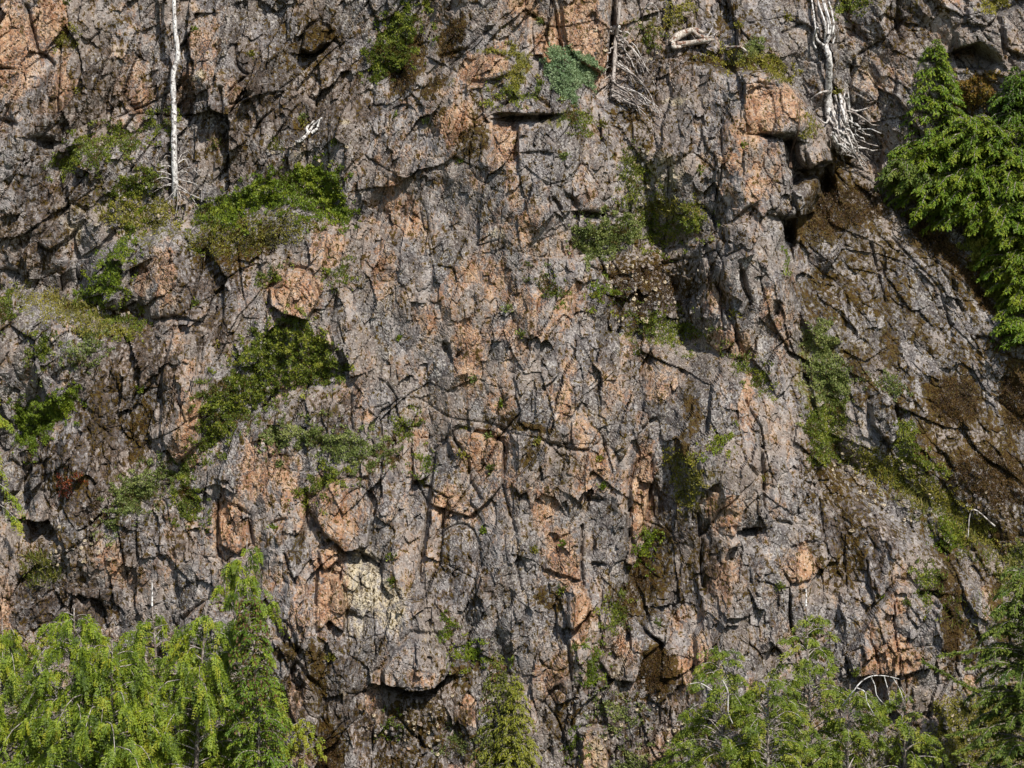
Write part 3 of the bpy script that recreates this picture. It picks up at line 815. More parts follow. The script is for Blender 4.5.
# ------------------------------------------------------------------ ground at the foot of the cliff, out of the picture
gx = np.linspace(-300, 300, 61)
gy = np.array([8, 0, -4, -8, -12, -18, -26, -36, -48, -60, -72, -82, -92, -110, -150, -220, -320], float)
gz = np.array([-2.7, -2.7, -2.7, -2.8, -4, -7, -10, -13, -14, -10, -2, 5, 9.6, 12, 16, 20, 24], float)
XX, YY = np.meshgrid(gx, gy)
ZZ = np.repeat(gz[:, None], len(gx), 1) + 0.25 * fbm(XX / 9, YY / 9, 2, 81)
gi = np.arange(60)[None, :] + np.arange(len(gy) - 1)[:, None] * 61
N = Nodes('forest_floor')
pos = N.n('ShaderNodeNewGeometry').outputs['Position']
col = N.mix(N.ramp(N.noise(pos, 0.8, 5), 0.35, 0.65), (0.05, 0.045, 0.02), (0.07, 0.10, 0.025))
bs = N.n('ShaderNodeBsdfPrincipled')
N.link(col, bs.inputs['Base Color'])
bs.inputs['Roughness'].default_value = 0.95
N.link(bs.outputs[0], N.n('ShaderNodeOutputMaterial').inputs['Surface'])
tag(mesh_from('ground', np.stack([XX, YY, ZZ], -1).reshape(-1, 3), np.stack([gi, gi + 61, gi + 62, gi + 1], -1).reshape(-1, 4)[:, ::-1], N.m),
    'green brown ground at the foot of the cliff', kind='structure')


# ------------------------------------------------------------------ plant builders
def unit(a):
    return a / (np.linalg.norm(a, axis=-1, keepdims=True) + 1e-9)


class Leaves:
    """many small pointed leaves gathered into one mesh"""
    def __init__(self):
        self.p, self.d, self.n, self.l, self.w, self.t = [], [], [], [], [], []

    def add(self, p, d, n, l, w, t):
        k = len(p)
        self.p.append(np.asarray(p, float))
        self.d.append(unit(np.broadcast_to(d, (k, 3))))
        self.n.append(np.broadcast_to(n, (k, 3)))
        self.l.append(np.broadcast_to(l, (k,)))
        self.w.append(np.broadcast_to(w, (k,)))
        self.t.append(np.broadcast_to(t, (k,)))

    def build(self, name, mat, parent=None, tri=False):
        p, d, n = np.concatenate(self.p), np.concatenate(self.d), np.concatenate(self.n)
        l, w, t = np.concatenate(self.l)[:, None], np.concatenate(self.w)[:, None], np.concatenate(self.t)
        s = unit(np.cross(d, n + 1e-6))
        m = p + d * l * 0.45
        if tri:
            m = p + d * l * 0.22
            v = np.stack([m + s * w * 0.55, p + d * l, m - s * w * 0.55], 1).reshape(-1, 3)
            f = np.arange(len(p) * 3).reshape(-1, 3)
        else:
            v = np.stack([p, m + s * w * 0.5, p + d * l, m - s * w * 0.5], 1).reshape(-1, 3)
            f = np.arange(len(p) * 4).reshape(-1, 4)
        return mesh_from(name, v, f, mat, None, parent, {'tint': np.clip(t, 0, 1)})


class Tubes:
    def __init__(self, sides=6):
        self.v, self.f, self.n, self.s = [], [], 0, sides

    def add(self, pts, rad):
        pts = np.asarray(pts, float)
        rad = np.broadcast_to(rad, (len(pts),))
        k = self.s
        tan = unit(np.gradient(pts, axis=0))
        ref = np.where(np.abs(tan[:, 2:3]) > 0.9, np.array([[1.0, 0, 0]]), np.array([[0, 0, 1.0]]))
        a = unit(np.cross(tan, ref))
        b = np.cross(tan, a)
        an = np.linspace(0, 2 * np.pi, k, endpoint=False)
        ring = pts[:, None] + rad[:, None, None] * (np.cos(an)[None, :, None] * a[:, None] + np.sin(an)[None, :, None] * b[:, None])
        self.v.append(ring.reshape(-1, 3))
        i = np.arange(len(pts) - 1)[:, None] * k + np.arange(k)[None, :]
        j = np.arange(len(pts) - 1)[:, None] * k + (np.arange(k)[None, :] + 1) % k
        self.f.append((np.stack([i, j, j + k, i + k], -1).reshape(-1, 4)) + self.n)
        e = np.arange(k // 2 - 1)
        last = (len(pts) - 1) * k
        for base in (0, last):
            for q in e:
                self.f.append(np.array([[base + q, base + q + 1, base + (k - 2 - q), base + (k - 1 - q)]]) + self.n)
        self.n += len(pts) * k

    def build(self, name, mat, parent=None):
        return mesh_from(name, np.concatenate(self.v), np.concatenate(self.f), mat, None, parent, None, True)


def smooth_path(pts, n):
    """Catmull-Rom through the points"""
    pts = np.asarray(pts, float)
    q = np.concatenate([[2 * pts[0] - pts[1]], pts, [2 * pts[-1] - pts[-2]]])
    out = []
    for t in np.linspace(0, len(pts) - 1 - 1e-6, n):
        i = int(t)
        f = t - i
        p0, p1, p2, p3 = q[i:i + 4]
        out.append(0.5 * (2 * p1 + (p2 - p0) * f + (2 * p0 - 5 * p1 + 4 * p2 - p3) * f * f + (3 * p1 - p0 - 3 * p2 + p3) * f ** 3))
    return np.array(out)


def mat_patch(name, pts, mat, label, cat, group=None, lift=0.35, dens=0.55, leaf=0.13, seed=0, tint=(0.5, 0.22), gappy=0.0, soft=9.0):
    """a low shrub or cushion that creeps over the rock inside an outline"""
    r = np.random.default_rng(1000 + seed)
    p = np.asarray(pts, float)
    lo, hi = p.min(0) - 11, p.max(0) + 11
    leaf = leaf * 0.66
    lift = lift * 0.62
    dens = dens * 1.75
    n = int((hi[0] - lo[0]) * (hi[1] - lo[1]) * dens * 1.9)
    u, v = r.uniform(lo[0], hi[0], n), r.uniform(lo[1], hi[1], n)
    wu = u + 9 * fbm(u / 16, v / 14, 3, 90 + seed)
    wv = v + 9 * fbm(u / 16, v / 14, 3, 95 + seed)
    sd = poly_sd(pts, wu, wv)
    clump = fbm(u / 9, v / 7, 3, 60 + seed)
    gappy = gappy + (0.25 if 'shrub' in name else 0.05)
    keep = sd > -1.5 + 6 * gappy * (0.5 - clump) * 1.6
    keep &= r.uniform(0, 1, n) < sstep(-2, 5, sd) + 0.35
    keep |= (sd > (-10 if 'shrub' in name else -5)) & (sd < 0) & (clump > 0.28) & (r.uniform(0, 1, n) < 0.7)          # straggling fringe
    u, v, sd, clump = u[keep], v[keep], sd[keep], clump[keep]
    if len(u) < 6:
        return None
    # drop scraps that are not joined to the main mat
    cu, cv = (u // 5).astype(int), (v // 5).astype(int)
    todo = set(zip(cu.tolist(), cv.tolist()))
    best = set()
    while todo:
        comp, front = set(), [todo.pop()]
        while front:
            c = front.pop()
            comp.add(c)
            for di in (-1, 0, 1):
                for dj in (-1, 0, 1):
                    e = (c[0] + di, c[1] + dj)
                    if e in todo:
                        todo.discard(e)
                        front.append(e)
        if len(comp) > len(best):
            best = comp
    on = np.array([(a, b) in best for a, b in zip(cu.tolist(), cv.tolist())])
    u, v, sd, clump = u[on], v[on], sd[on], clump[on]
    s = surf(u, v)
    q = at_grid(HS, u, v)                                     # smoothed relief bridges small hollows
    mound = (0.15 + 0.85 * sstep(-1, soft * 1.4, sd)) * lift * (0.45 + 1.1 * clump)
    h = np.maximum(mound, 0.02) * r.uniform(0.25, 1.0, len(u)) ** 0.5
    pos = s.copy()
    pos[:, 1] -= np.maximum(q - at_grid(H, u, v), 0) * 0.8 + h
    pos[:, 2] += h * 0.35
    d = r.normal(0, 0.55, (len(u), 3)) + np.array([0, -0.35, 0.75])
    nn = r.normal(0, 0.5, (len(u), 3)) + np.array([0.15, -0.8, 0.6])
    L = Leaves()
    L.add(pos, d, nn, leaf * r.uniform(0.6, 1.3, len(u)), leaf * 0.55 * r.uniform(0.7, 1.2, len(u)), tint[0] + tint[1] * r.normal(0, 1, len(u)) + 0.30 * clump + 0.35 * fbm(u / 26, v / 20, 2, 70 + seed))
    o = L.build(name, mat)
    return tag(o, label, cat, group)


def grass_patch(name, pts, mat, label, cat='grass', group=None, dens=0.3, blade=0.28, seed=0, tint=(0.5, 0.25)):
    r = np.random.default_rng(2000 + seed)
    p = np.asarray(pts, float)
    lo, hi = p.min(0) - 3, p.max(0) + 3
    n = int((hi[0] - lo[0]) * (hi[1] - lo[1]) * dens * 1.4)
    u, v = r.uniform(lo[0], hi[0], n), r.uniform(lo[1], hi[1], n)
    sd = poly_sd(pts, u + 5 * fbm(u / 12, v / 12, 2, 30 + seed), v + 5 * fbm(u / 12, v / 12, 2, 35 + seed))
    keep = (sd > -1) & (fbm(u / 10, v / 6, 2, 37 + seed) > -0.25)
    u, v = u[keep], v[keep]
    if len(u) < 4:
        return None
    pos = surf(u, v)
    d = r.normal(0, 0.45, (len(u), 3)) + np.array([0, -0.55, 0.75])
    L = Leaves()
    L.add(pos, d, r.normal(0, 1, (len(u), 3)) + np.array([0, -1, 0]), blade * r.uniform(0.5, 1.3, len(u)), 0.035, tint[0] + tint[1] * r.normal(0, 1, len(u)))
    return tag(L.build(name, mat), label, cat, group)


# smoothed relief for creeping plants
HS = H.copy()
for _ in range(10):
    HS[1:-1, 1:-1] = (HS[:-2, 1:-1] + HS[2:, 1:-1] + HS[1:-1, :-2] + HS[1:-1, 2:] + HS[1:-1, 1:-1]) / 5
    HS = np.maximum(HS, H * 0.5 + HS * 0.5)


def branch_leaves(L, path, r, spread, twig_len, twig_gap, leaf, tint, tsd, droop=0.25, flat=True, fill=1.0, wratio=0.37):
    """twigs to either side of a branch with short leaves along both"""
    seg = np.linalg.norm(np.diff(path, axis=0), axis=1)
    tot = seg.sum()
    cum = np.concatenate([[0], np.cumsum(seg)])
    n = max(3, int(tot / twig_gap))
    s = np.linspace(0.12 * tot, tot, n)
    pp = np.stack([np.interp(s, cum, path[:, k]) for k in range(3)], -1)
    tg = unit(np.stack([np.interp(s, cum, np.gradient(path[:, k])) for k in range(3)], -1))
    side = unit(np.cross(tg, np.array([0, 0, 1.0])))
    for sg in (-1, 1):
        ln = twig_len * (1.05 - 0.75 * (s / tot)) * r.uniform(0.6, 1.15, n)
        dr = unit(tg * 0.8 + sg * side * spread + np.array([0, 0, -droop]) + r.normal(0, 0.16, (n, 3)))
        m = max(2, int(twig_len / (leaf * 0.36) * fill))
        for k in range(m):
            f = (k + r.uniform(0, 1, n)) / m
            p = pp + dr * (ln * f)[:, None] + r.normal(0, leaf * 0.12, (n, 3))
            p[:, 2] -= droop * 0.5 * (ln * f) ** 1.4
            d = dr + r.normal(0, 0.26, (n, 3)) + np.array([0, 0, -droop * f.mean()])
            L.add(p, d, np.array([0.05, -0.25, 1.0]) + r.normal(0, 0.35, (n, 3)), leaf * r.uniform(0.7, 1.25, n), leaf * wratio, tint + tsd * r.normal(0, 1, n) + 0.18 * f)
    k = max(3, int(tot / (leaf * 0.45)))
    s = np.linspace(0.1 * tot, tot, k)
    p = np.stack([np.interp(s, cum, path[:, a]) for a in range(3)], -1)
    t = np.stack([np.interp(s, cum, np.gradient(path[:, a])) for a in range(3)], -1)
    L.add(p, unit(t) + r.normal(0, 0.4, (k, 3)), np.array([0, -0.3, 1.0]) + r.normal(0, 0.4, (k, 3)), leaf * r.uniform(0.7, 1.2, k), leaf * wratio, tint + tsd * r.normal(0, 1, k))


def conifer(name, base, top, radius, mat, label, seed, nbr=70, leaf=0.10, droop=0.25, rise=0.25, low=0.0, prof=0.8, tint=0.45, tsd=0.16, trunk_r=0.07, fill=1.0,
            back=0.55, cones=0.0, twig=0.34, cat='tree', group=None, lean=None, ragged=0.3, gap=0.11):
    """spire with whorled branches: trunk, branches, crown"""
    r = np.random.default_rng(3000 + seed)
    base, top = np.asarray(base, float), np.asarray(top, float)
    o = empty(name, base)
    tag(o, label, cat, group)
    hgt = np.linalg.norm(top - base)
    mid = (base + top) / 2 + r.normal(0, 0.02 * hgt, 3) + (np.zeros(3) if lean is None else np.asarray(lean))
    stem = smooth_path([base - base, mid - base, top - base], 14)
    tt = np.linspace(0, 1, 14)
    T = Tubes(6)
    T.add(stem, trunk_r * (1 - 0.92 * tt))
    T.build('trunk', M_BARK, o)
    L, B, K = Leaves(), Tubes(4), Leaves()
    nbr = int(nbr * 2.7)
    for i in range(nbr):
        t = low + (0.985 - low) * ((i + r.uniform(0, 1)) / nbr)
        nw = max(4, int(hgt * (1 - low) / 0.30))
        t = low + (0.985 - low) * min(1.0, max(0.0, (round((t - low) / (1 - low) * nw) + 0.22 * r.normal()) / nw))
        az = r.uniform(0, 2 * np.pi)
        dx, dy = math.cos(az), math.sin(az)
        if dy > 0:
            dy *= back
        ln = radius * ((1 - t) / (1 - low)) ** prof * r.uniform(1 - ragged, 1.15) + 0.06
        p0 = np.array([np.interp(t, tt, stem[:, a]) for a in range(3)])
        h = np.array([dx, dy, 0])
        rr = rise * (0.4 + 1.2 * t)
        pa = np.array([p0, p0 + h * ln * 0.4 + [0, 0, rr * ln * 0.42], p0 + h * ln * 0.75 + [0, 0, (rr * 0.6 - droop * 0.22) * ln], p0 + h * ln + [0, 0, (rr * 0.5 - droop * 0.75) * ln]])
        path = smooth_path(pa, 8)
        B.add(path, 0.016 * np.linspace(1, 0.3, 8) * (0.5 + ln))
        branch_leaves(L, path, r, 0.75, min(twig * (0.45 + 0.55 * ln), ln * 0.7), gap, leaf, tint, tsd, droop, fill=fill)
        if cones and r.uniform() < cones * sstep(0.35, 0.75, t):
            kq = 12
            q = path[r.integers(3, 8, kq)] + r.normal(0, 0.05, (kq, 3))
            K.add(q, np.array([0, -0.2, -1.0]) + r.normal(0, 0.3, (kq, 3)), r.normal(0, 1, (kq, 3)) + np.array([0, -1, 0]), 0.11, 0.06, r.uniform(0, 1, kq))
    # leader
    k = 26
    f = r.uniform(0.86, 1.0, k)
    p = np.stack([np.interp(f, tt, stem[:, a]) for a in range(3)], -1)
    L.add(p, np.array([0, 0, 0.9]) + r.normal(0, 0.5, (k, 3)), r.normal(0, 1, (k, 3)), leaf, leaf * 0.4, tint)
    B.build('branches', M_BARK, o)
    L.build('crown', mat, o, True)
    if K.p:
        tag(K.build('cones', M_CONE, o), kind='stuff')
    return o


def cedar(name, base, top, radius, mat, label, seed, nbr=34, hang=0.55, leaf=0.13, tint=0.5, tsd=0.17, trunk_r=0.11, low=0.05, prof=0.55, cat='tree', group=None, gap=0.10,
          az_bias=None, rise=0.35, dead_top=0.0, gold=0.05, front=0.5, bare=0.25, reach=0.35, droop=0.22):
    """cedar: arching limbs that carry flat, fern-like sprays which hang from them"""
    r = np.random.default_rng(4000 + seed)
    base, top = np.asarray(base, float), np.asarray(top, float)
    o = empty(name, base)
    tag(o, label, cat, group)
    hgt = np.linalg.norm(top - base)
    stem = smooth_path([base - base, (top - base) * 0.5 + r.normal(0, 0.02 * hgt, 3), top - base], 16)
    tt = np.linspace(0, 1, 16)
    T = Tubes(7)
    T.add(stem, trunk_r * (1 - 0.85 * tt))
    T.build('trunk', M_BARK, o)
    if dead_top:
        D = Tubes(5)
        D.add([stem[-1], stem[-1] + [0.01, 0, dead_top * 0.5], stem[-1] + [0, 0, dead_top]], [0.03, 0.022, 0.01])
        D.build('dead_tip', M_BLEACH, o)
    L, B = Leaves(), Tubes(5)
    for i in range(nbr):
        t = low + (0.97 - low) * ((i + r.uniform(0, 1)) / nbr)
        az = r.uniform(0, 2 * np.pi) if az_bias is None or r.uniform() > 0.6 else az_bias + r.normal(0, 0.6)
        dx, dy = math.cos(az), math.sin(az)
        if dy > 0:
            dy *= front
        ln = radius * ((1 - t) / (1 - low)) ** prof * r.uniform(0.45, 1.2) + 0.15
        p0 = np.array([np.interp(t, tt, stem[:, a]) for a in range(3)])
        h = np.array([dx, dy, 0])
        rs = rise * r.uniform(0.3, 1.6)
        bend = np.cross(h, [0, 0, 1.0]) * r.normal(0, 0.16) * ln
        path = smooth_path([p0, p0 + h * ln * 0.35 + [0, 0, rs * ln * 0.33], p0 + h * ln * 0.7 + bend + [0, 0, rs * ln * 0.28], p0 + h * ln + bend * 1.6 - [0, 0, ln * droop]], 9)
        B.add(path, 0.017 * np.linspace(1, 0.35, 9) * (0.5 + 0.5 * ln))
        seg = np.linalg.norm(np.diff(path, axis=0), axis=1)
        cum = np.concatenate([[0], np.cumsum(seg)])
        tot = cum[-1]
        ns = max(5, int(tot / gap * 1.55))
        s = np.concatenate([r.uniform(bare * 0.6, 1.0, ns // 3), np.clip(r.choice(np.append(r.uniform(bare, 1.0, 3), 0.97), ns - ns // 3) + r.normal(0, 0.05, ns - ns // 3), 0, 1)]) * tot
        q = np.stack([np.interp(s, cum, path[:, a]) for a in range(3)], -1)
        out = unit(h[None] * 0.6 + r.normal(0, 0.6, (ns, 3)) * np.array([1, 1, 0.15]))
        sl = hang * np.exp(r.normal(-0.12, 0.38, ns)) * (0.55 + 0.45 * np.minimum(1, tot))
        tb = tint + tsd * r.normal(0, 1, ns) + 0.10 * r.normal()
        tb = np.where(r.uniform(0, 1, ns) < gold, 1.25, tb)
        face = unit(r.normal(0, 0.7, (ns, 3)) + np.array([0.25, -0.9, 0.55]))
        m = max(5, int(hang / 0.055))
        for k in range(m):
            f = (k + 0.5 + 0.3 * r.normal(0, 1, ns)) / m
            f = np.clip(f, 0.02, 1)
            p = q + out * (sl * reach * np.sqrt(f))[:, None]
            p[:, 2] -= sl * (1 - 0.5 * reach) * (f ** 1.25)
            ax = unit(out * (reach * 1.4 * (1 - f))[:, None] + np.array([0, 0, -1.0]))
            sd = unit(np.cross(ax, face))
            wl = leaf * (1.15 - 0.6 * f) * r.uniform(0.75, 1.25, ns)
            for sg in (-1, 1):
                d = ax * 0.8 + sg * sd * 0.75 + r.normal(0, 0.16, (ns, 3))
                L.add(p, d, face + r.normal(0, 0.25, (ns, 3)), wl, leaf * 0.31, tb + 0.07 * r.normal(0, 1, ns) + 0.16 * (f - 0.5))
    B.build('branches', M_ROOT, o)
    L.build('crown', mat, o, True)
    return o


print('relief %.1fs' % (time.time() - T0))
#PLANTS
# ------------------------------------------------------------------ shrubs, mosses and grasses on the ledges
SH = [
    ([(5, 292), (40, 294), (90, 310), (142, 334), (100, 338), (60, 320), (18, 304)], M_OLIVE, 'moss_mat', 'moss', 'yellow brown moss band along the left ledge', .08, .5, .09, .0, .75),
    ([(178, 232), (205, 228), (262, 212), (300, 210), (338, 226), (300, 238), (262, 248), (215, 262), (185, 250)], M_OLIVE, 'moss_mat', 'moss', 'brown olive heather below the bright shrub', .12, .35, .10, .3, .25),
    ([(640, 205), (655, 195), (700, 206), (706, 214), (660, 216)], M_OLIVE, 'moss_mat', 'moss', 'yellowish moss above the central ledge shrubs', .08, .45, .09, .1, .8),
    ([(845, 455), (880, 452), (930, 478), (985, 520), (1010, 560), (975, 545), (915, 500), (860, 478)], M_OLIVE, 'moss_mat', 'moss', 'long olive moss band sloping down the lower right ledge', .10, .4, .10, .3, .7),
    ([(930, 700), (975, 690), (1020, 700), (1030, 760), (960, 765), (925, 740)], M_OLIVE, 'moss_mat', 'moss', 'olive moss and dry grass slope in front of the right edge fir', .10, .35, .10, .3, .7),
    ([(605, 640), (612, 600), (640, 560), (652, 566), (628, 610), (618, 645)], M_BROWNMOSS, 'moss_mat', 'moss', 'dark moss trailing down the joint below the long orange strip', .08, .35, .08, .3, .5),
    # outline, material, name, category, label, lift, density, leaf, gappy, tint
    ([(52, 172), (75, 140), (105, 128), (140, 132), (138, 148), (115, 152), (97, 168), (85, 160), (60, 176)], M_SHRUB, 'creeping_shrub', 'shrub', 'crescent of green creeping shrub on the ledge left of the white snag', .30, .6, .12, .2, .5),
    ([(146, 135), (154, 121), (170, 117), (169, 128), (152, 141)], M_SHRUB, 'creeping_shrub', 'shrub', 'small green shrub touching the left side of the white snag', .22, .6, .12, .1, .5),
    ([(110, 194), (124, 178), (158, 175), (161, 190), (118, 202)], M_SHRUB, 'creeping_shrub', 'shrub', 'green shrub just left of the roots of the white snag', .3, .6, .12, .1, .55),
    ([(205, 217), (235, 195), (270, 178), (316, 165), (340, 180), (341, 205), (354, 222), (320, 224), (290, 206), (262, 206), (235, 224)], M_BRIGHT, 'creeping_shrub', 'shrub', 'large bright green shrub right of the white snag on the upper left ledge', .55, .7, .14, .0, .5),
    ([(180, 222), (198, 205), (240, 200), (236, 222), (205, 232)], M_SHRUB, 'creeping_shrub', 'shrub', 'olive green shrub between the white snag roots and the bright shrub', .22, .45, .12, .4, .5),
    ([(366, 82), (378, 42), (395, 14), (420, 9), (426, 22), (411, 44), (413, 55), (392, 76)], M_SHRUB, 'hanging_shrub', 'shrub', 'tall dark green shrub hanging on the upper wall above brown moss', .35, .75, .13, .05, .45),
    ([(128, 226), (137, 214), (122, 290), (97, 305), (67, 300), (90, 286), (111, 255)], M_BRIGHT, 'creeping_shrub', 'shrub', 'green shrub running diagonally down below the tan boulder', .35, .65, .12, .1, .5),
    ([(96, 215), (120, 200), (172, 198), (176, 225), (140, 238), (118, 232)], M_OLIVE, 'moss_mat', 'moss', 'olive moss mat under the roots of the white snag', .15, .35, .12, .7, .5),
    ([(96, 312), (140, 316), (147, 330), (115, 329)], M_SHRUB, 'creeping_shrub', 'shrub', 'small green shrub at the right end of the yellow brown ledge', .2, .55, .12, .2, .6),
    ([(36, 358), (40, 335), (52, 331), (55, 345), (44, 363)], M_SHRUB, 'creeping_shrub', 'shrub', 'small upright green shrub in a niche below the left ledge', .25, .6, .12, .1, .5),
    ([(70, 360), (80, 335), (104, 332), (108, 350), (92, 362)], M_GREYGREEN, 'creeping_shrub', 'shrub', 'dull grey green shrub above the black streaked rock', .2, .45, .12, .4, .35),
    ([(14, 412), (48, 396), (78, 389), (80, 400), (52, 425), (32, 452), (14, 442)], M_BRIGHT, 'cushion_shrub', 'shrub', 'smooth dark green cushion shrub between the two left edge cedar sprays', .60, 1.2, .11, -.2, .45),
    ([(-14, 325), (-10, 300), (14, 296), (17, 312), (4, 327)], M_SHRUB, 'creeping_shrub', 'shrub', 'green shrub cut by the left edge at ledge height', .25, .6, .12, .1, .45),
    ([(262, 330), (276, 313), (302, 318), (336, 350), (346, 376), (320, 386), (290, 384), (262, 378), (240, 372), (236, 348)], M_SHRUB, 'creeping_shrub', 'shrub', 'broad green shrub right below the orange boulder', .4, .55, .13, .3, .6),
    ([(195, 458), (203, 422), (205, 386), (228, 375), (262, 380), (290, 386), (265, 402), (240, 420), (214, 452)], M_SHRUB, 'creeping_shrub', 'shrub', 'broad green shrub beside the tall orange streaked rib', .4, .6, .13, .25, .42),
    ([(252, 422), (290, 418), (330, 428), (362, 428), (394, 449), (390, 458), (345, 460), (310, 442), (270, 442)], M_GREYGREEN, 'creeping_shrub', 'shrub', 'grey green trailing shrub at the centre left of the face', .3, .55, .12, .35, .5),
    ([(299, 492), (309, 475), (350, 464), (354, 471), (322, 483), (305, 502)], M_SHRUB, 'creeping_shrub', 'shrub', 'narrow green shrub along the top edge of a rounded block', .22, .6, .12, .1, .6),
    ([(128, 472), (165, 461), (187, 470), (152, 500), (122, 520), (104, 538), (108, 514)], M_GREYGREEN, 'creeping_shrub', 'shrub', 'grey green shrub sloping down left below the orange streaked rib', .3, .55, .12, .3, .45),
    ([(178, 472), (191, 458), (200, 500), (202, 522), (186, 517), (177, 500)], M_SHRUB, 'creeping_shrub', 'shrub', 'dark green shrub hanging straight down under the rib', .25, .65, .12, .1, .4),
    ([(540, 62), (560, 51), (585, 57), (603, 75), (592, 86), (576, 81), (572, 106), (560, 98), (548, 82)], M_JUNIPER, 'juniper', 'juniper', 'rounded silvery green juniper beside the orange block', .50, 1.5, .11, -.2, .6),
    ([(562, 107), (575, 110), (593, 132), (585, 134), (558, 121)], M_SHRUB, 'creeping_shrub', 'shrub', 'thin green strip of shrub below the silvery juniper', .18, .5, .11, .2, .5),
    ([(484, 52), (514, 49), (526, 60), (516, 92), (508, 85), (513, 61), (488, 55)], M_OLIVE, 'moss_mat', 'moss', 'hooked olive moss band around the orange wedge', .12, .6, .10, .1, .5),
    ([(489, 95), (512, 88), (526, 96), (522, 102), (494, 104)], M_SHRUB, 'creeping_shrub', 'shrub', 'small yellow green tuft above the flat overhanging block', .2, .55, .11, .1, .75),
    ([(574, 222), (600, 215), (640, 220), (645, 238), (612, 246), (590, 258), (574, 246)], M_GREYGREEN, 'creeping_shrub', 'shrub', 'thick green shrub at the left end of the central ledge', .35, .7, .12, .1, .55),
    ([(640, 224), (690, 212), (710, 221), (692, 236), (666, 251), (646, 240)], M_SHRUB, 'creeping_shrub', 'shrub', 'low olive green shrub at the right end of the central ledge', .25, .5, .12, .35, .6),
    ([(615, 170), (625, 150), (645, 165), (650, 200), (628, 208), (615, 190)], M_SHRUB, 'creeping_shrub', 'shrub', 'sparse green plants in the gully above the central ledge', .2, .3, .12, .6, .5),
    ([(700, 58), (734, 49), (760, 50), (796, 76), (772, 82), (740, 70), (710, 66)], M_OLIVE, 'moss_mat', 'moss', 'olive moss and heather along the sloping top of the right buttress', .2, .45, .11, .35, .6),
    ([(618, 312), (655, 312), (702, 325), (708, 342), (680, 347), (640, 336)], M_SHRUB, 'creeping_shrub', 'shrub', 'green shrub on the ledge below the brown rubble hollow', .25, .45, .12, .4, .5),
    ([(583, 288), (594, 281), (618, 292), (612, 300), (590, 297)], M_BRIGHT, 'creeping_shrub', 'shrub', 'small bright green shrub left of the brown rubble hollow', .2, .5, .11, .2, .65),
    ([(528, 272), (540, 270), (562, 292), (556, 298), (536, 284)], M_SHRUB, 'creeping_shrub', 'shrub', 'dark green shrub in a slanting crack of the central buttress', .16, .5, .11, .2, .3),
    ([(722, 346), (735, 348), (768, 380), (764, 392), (745, 378), (728, 360)], M_SHRUB, 'creeping_shrub', 'shrub', 'green shrub strip along the edge of the right buttress', .2, .55, .11, .2, .5),
    ([(807, 345), (812, 322), (830, 322), (832, 344), (820, 350)], M_GREYGREEN, 'ledge_plant', 'plant', 'pale green plants at the top of the right hand gully', .2, .5, .12, .2, .7),
    ([(810, 352), (836, 356), (852, 384), (846, 402), (812, 400), (806, 380)], M_GREYGREEN, 'ledge_plant', 'plant', 'light green plants filling the middle of the right hand gully', .25, .55, .12, .2, .6),
    ([(806, 405), (846, 404), (842, 440), (842, 464), (808, 463), (803, 430)], M_SHRUB, 'ledge_plant', 'plant', 'dark green plants at the foot of the right hand gully', .28, .55, .12, .2, .5),
    ([(856, 380), (880, 376), (912, 386), (910, 396), (880, 392)], M_GREYGREEN, 'ledge_plant', 'plant', 'thin green strip above the grey block right of the gully', .16, .45, .11, .3, .5),
    ([(904, 412), (918, 440), (938, 464), (948, 477), (915, 472), (893, 450)], M_SHRUB, 'ledge_plant', 'plant', 'yellow green plants right of the grey block', .2, .45, .12, .35, .75),
    ([(696, 440), (706, 428), (724, 424), (726, 432), (710, 444)], M_BRIGHT, 'creeping_shrub', 'shrub', 'small light green shrub alone on the right buttress', .2, .6, .11, .1, .8),
    ([(664, 446), (690, 444), (694, 480), (682, 502), (668, 490)], M_OLIVE, 'moss_mat', 'moss', 'olive brown moss clump between the two buttresses', .18, .5, .11, .3, .5),
    ([(630, 552), (640, 532), (652, 530), (651, 550), (640, 564)], M_BRIGHT, 'creeping_shrub', 'shrub', 'green tuft at the foot of the long orange strip', .2, .55, .11, .1, .5),
    ([(596, 618), (604, 594), (622, 588), (626, 606), (610, 626)], M_SHRUB, 'creeping_shrub', 'shrub', 'green shrub climbing the crack right of the orange overhang', .2, .5, .11, .2, .5),
    ([(581, 668), (584, 636), (594, 630), (597, 648), (590, 670)], M_BRIGHT, 'creeping_shrub', 'shrub', 'upright green shrub in the crack above the bottom slabs', .2, .55, .11, .1, .45),
    ([(441, 632), (443, 608), (450, 606), (454, 626), (448, 636)], M_BRIGHT, 'moss_cushion', 'moss', 'slim bright green cushion right of the big overhanging block', .18, .7, .09, .0, .4),
    ([(452, 650), (458, 636), (480, 636), (484, 650), (468, 658)], M_BRIGHT, 'creeping_shrub', 'shrub', 'round bright green tuft above the centre hemlocks', .22, .6, .11, .1, .7),
    ([(836, 14), (840, -8), (870, -8), (868, 8), (852, 17)], M_SHRUB, 'creeping_shrub', 'shrub', 'green shrub at the top edge right of the fallen snag', .25, .5, .12, .2, .6),
    ([(974, 4), (978, -10), (1016, -10), (1010, 8), (990, 13)], M_OLIVE, 'moss_mat', 'moss', 'yellow green moss at the top edge above the right blocks', .2, .5, .11, .2, .8),
    ([(633, 40), (640, 24), (658, 30), (660, 46), (645, 50)], M_SHRUB, 'creeping_shrub', 'shrub', 'dark green shrub between the grey snag and the driftwood', .2, .4, .11, .4, .35),
    ([(660, 28), (668, 4), (690, -6), (694, 10), (676, 32)], M_OLIVE, 'moss_mat', 'moss', 'olive moss above the driftwood at the top edge', .15, .35, .11, .5, .5),
    ([(742, 56), (745, 42), (758, 40), (764, 52)], M_GREYGREEN, 'ledge_plant', 'plant', 'pale green tuft standing on the moss right of the driftwood', .25, .6, .12, .0, .7),
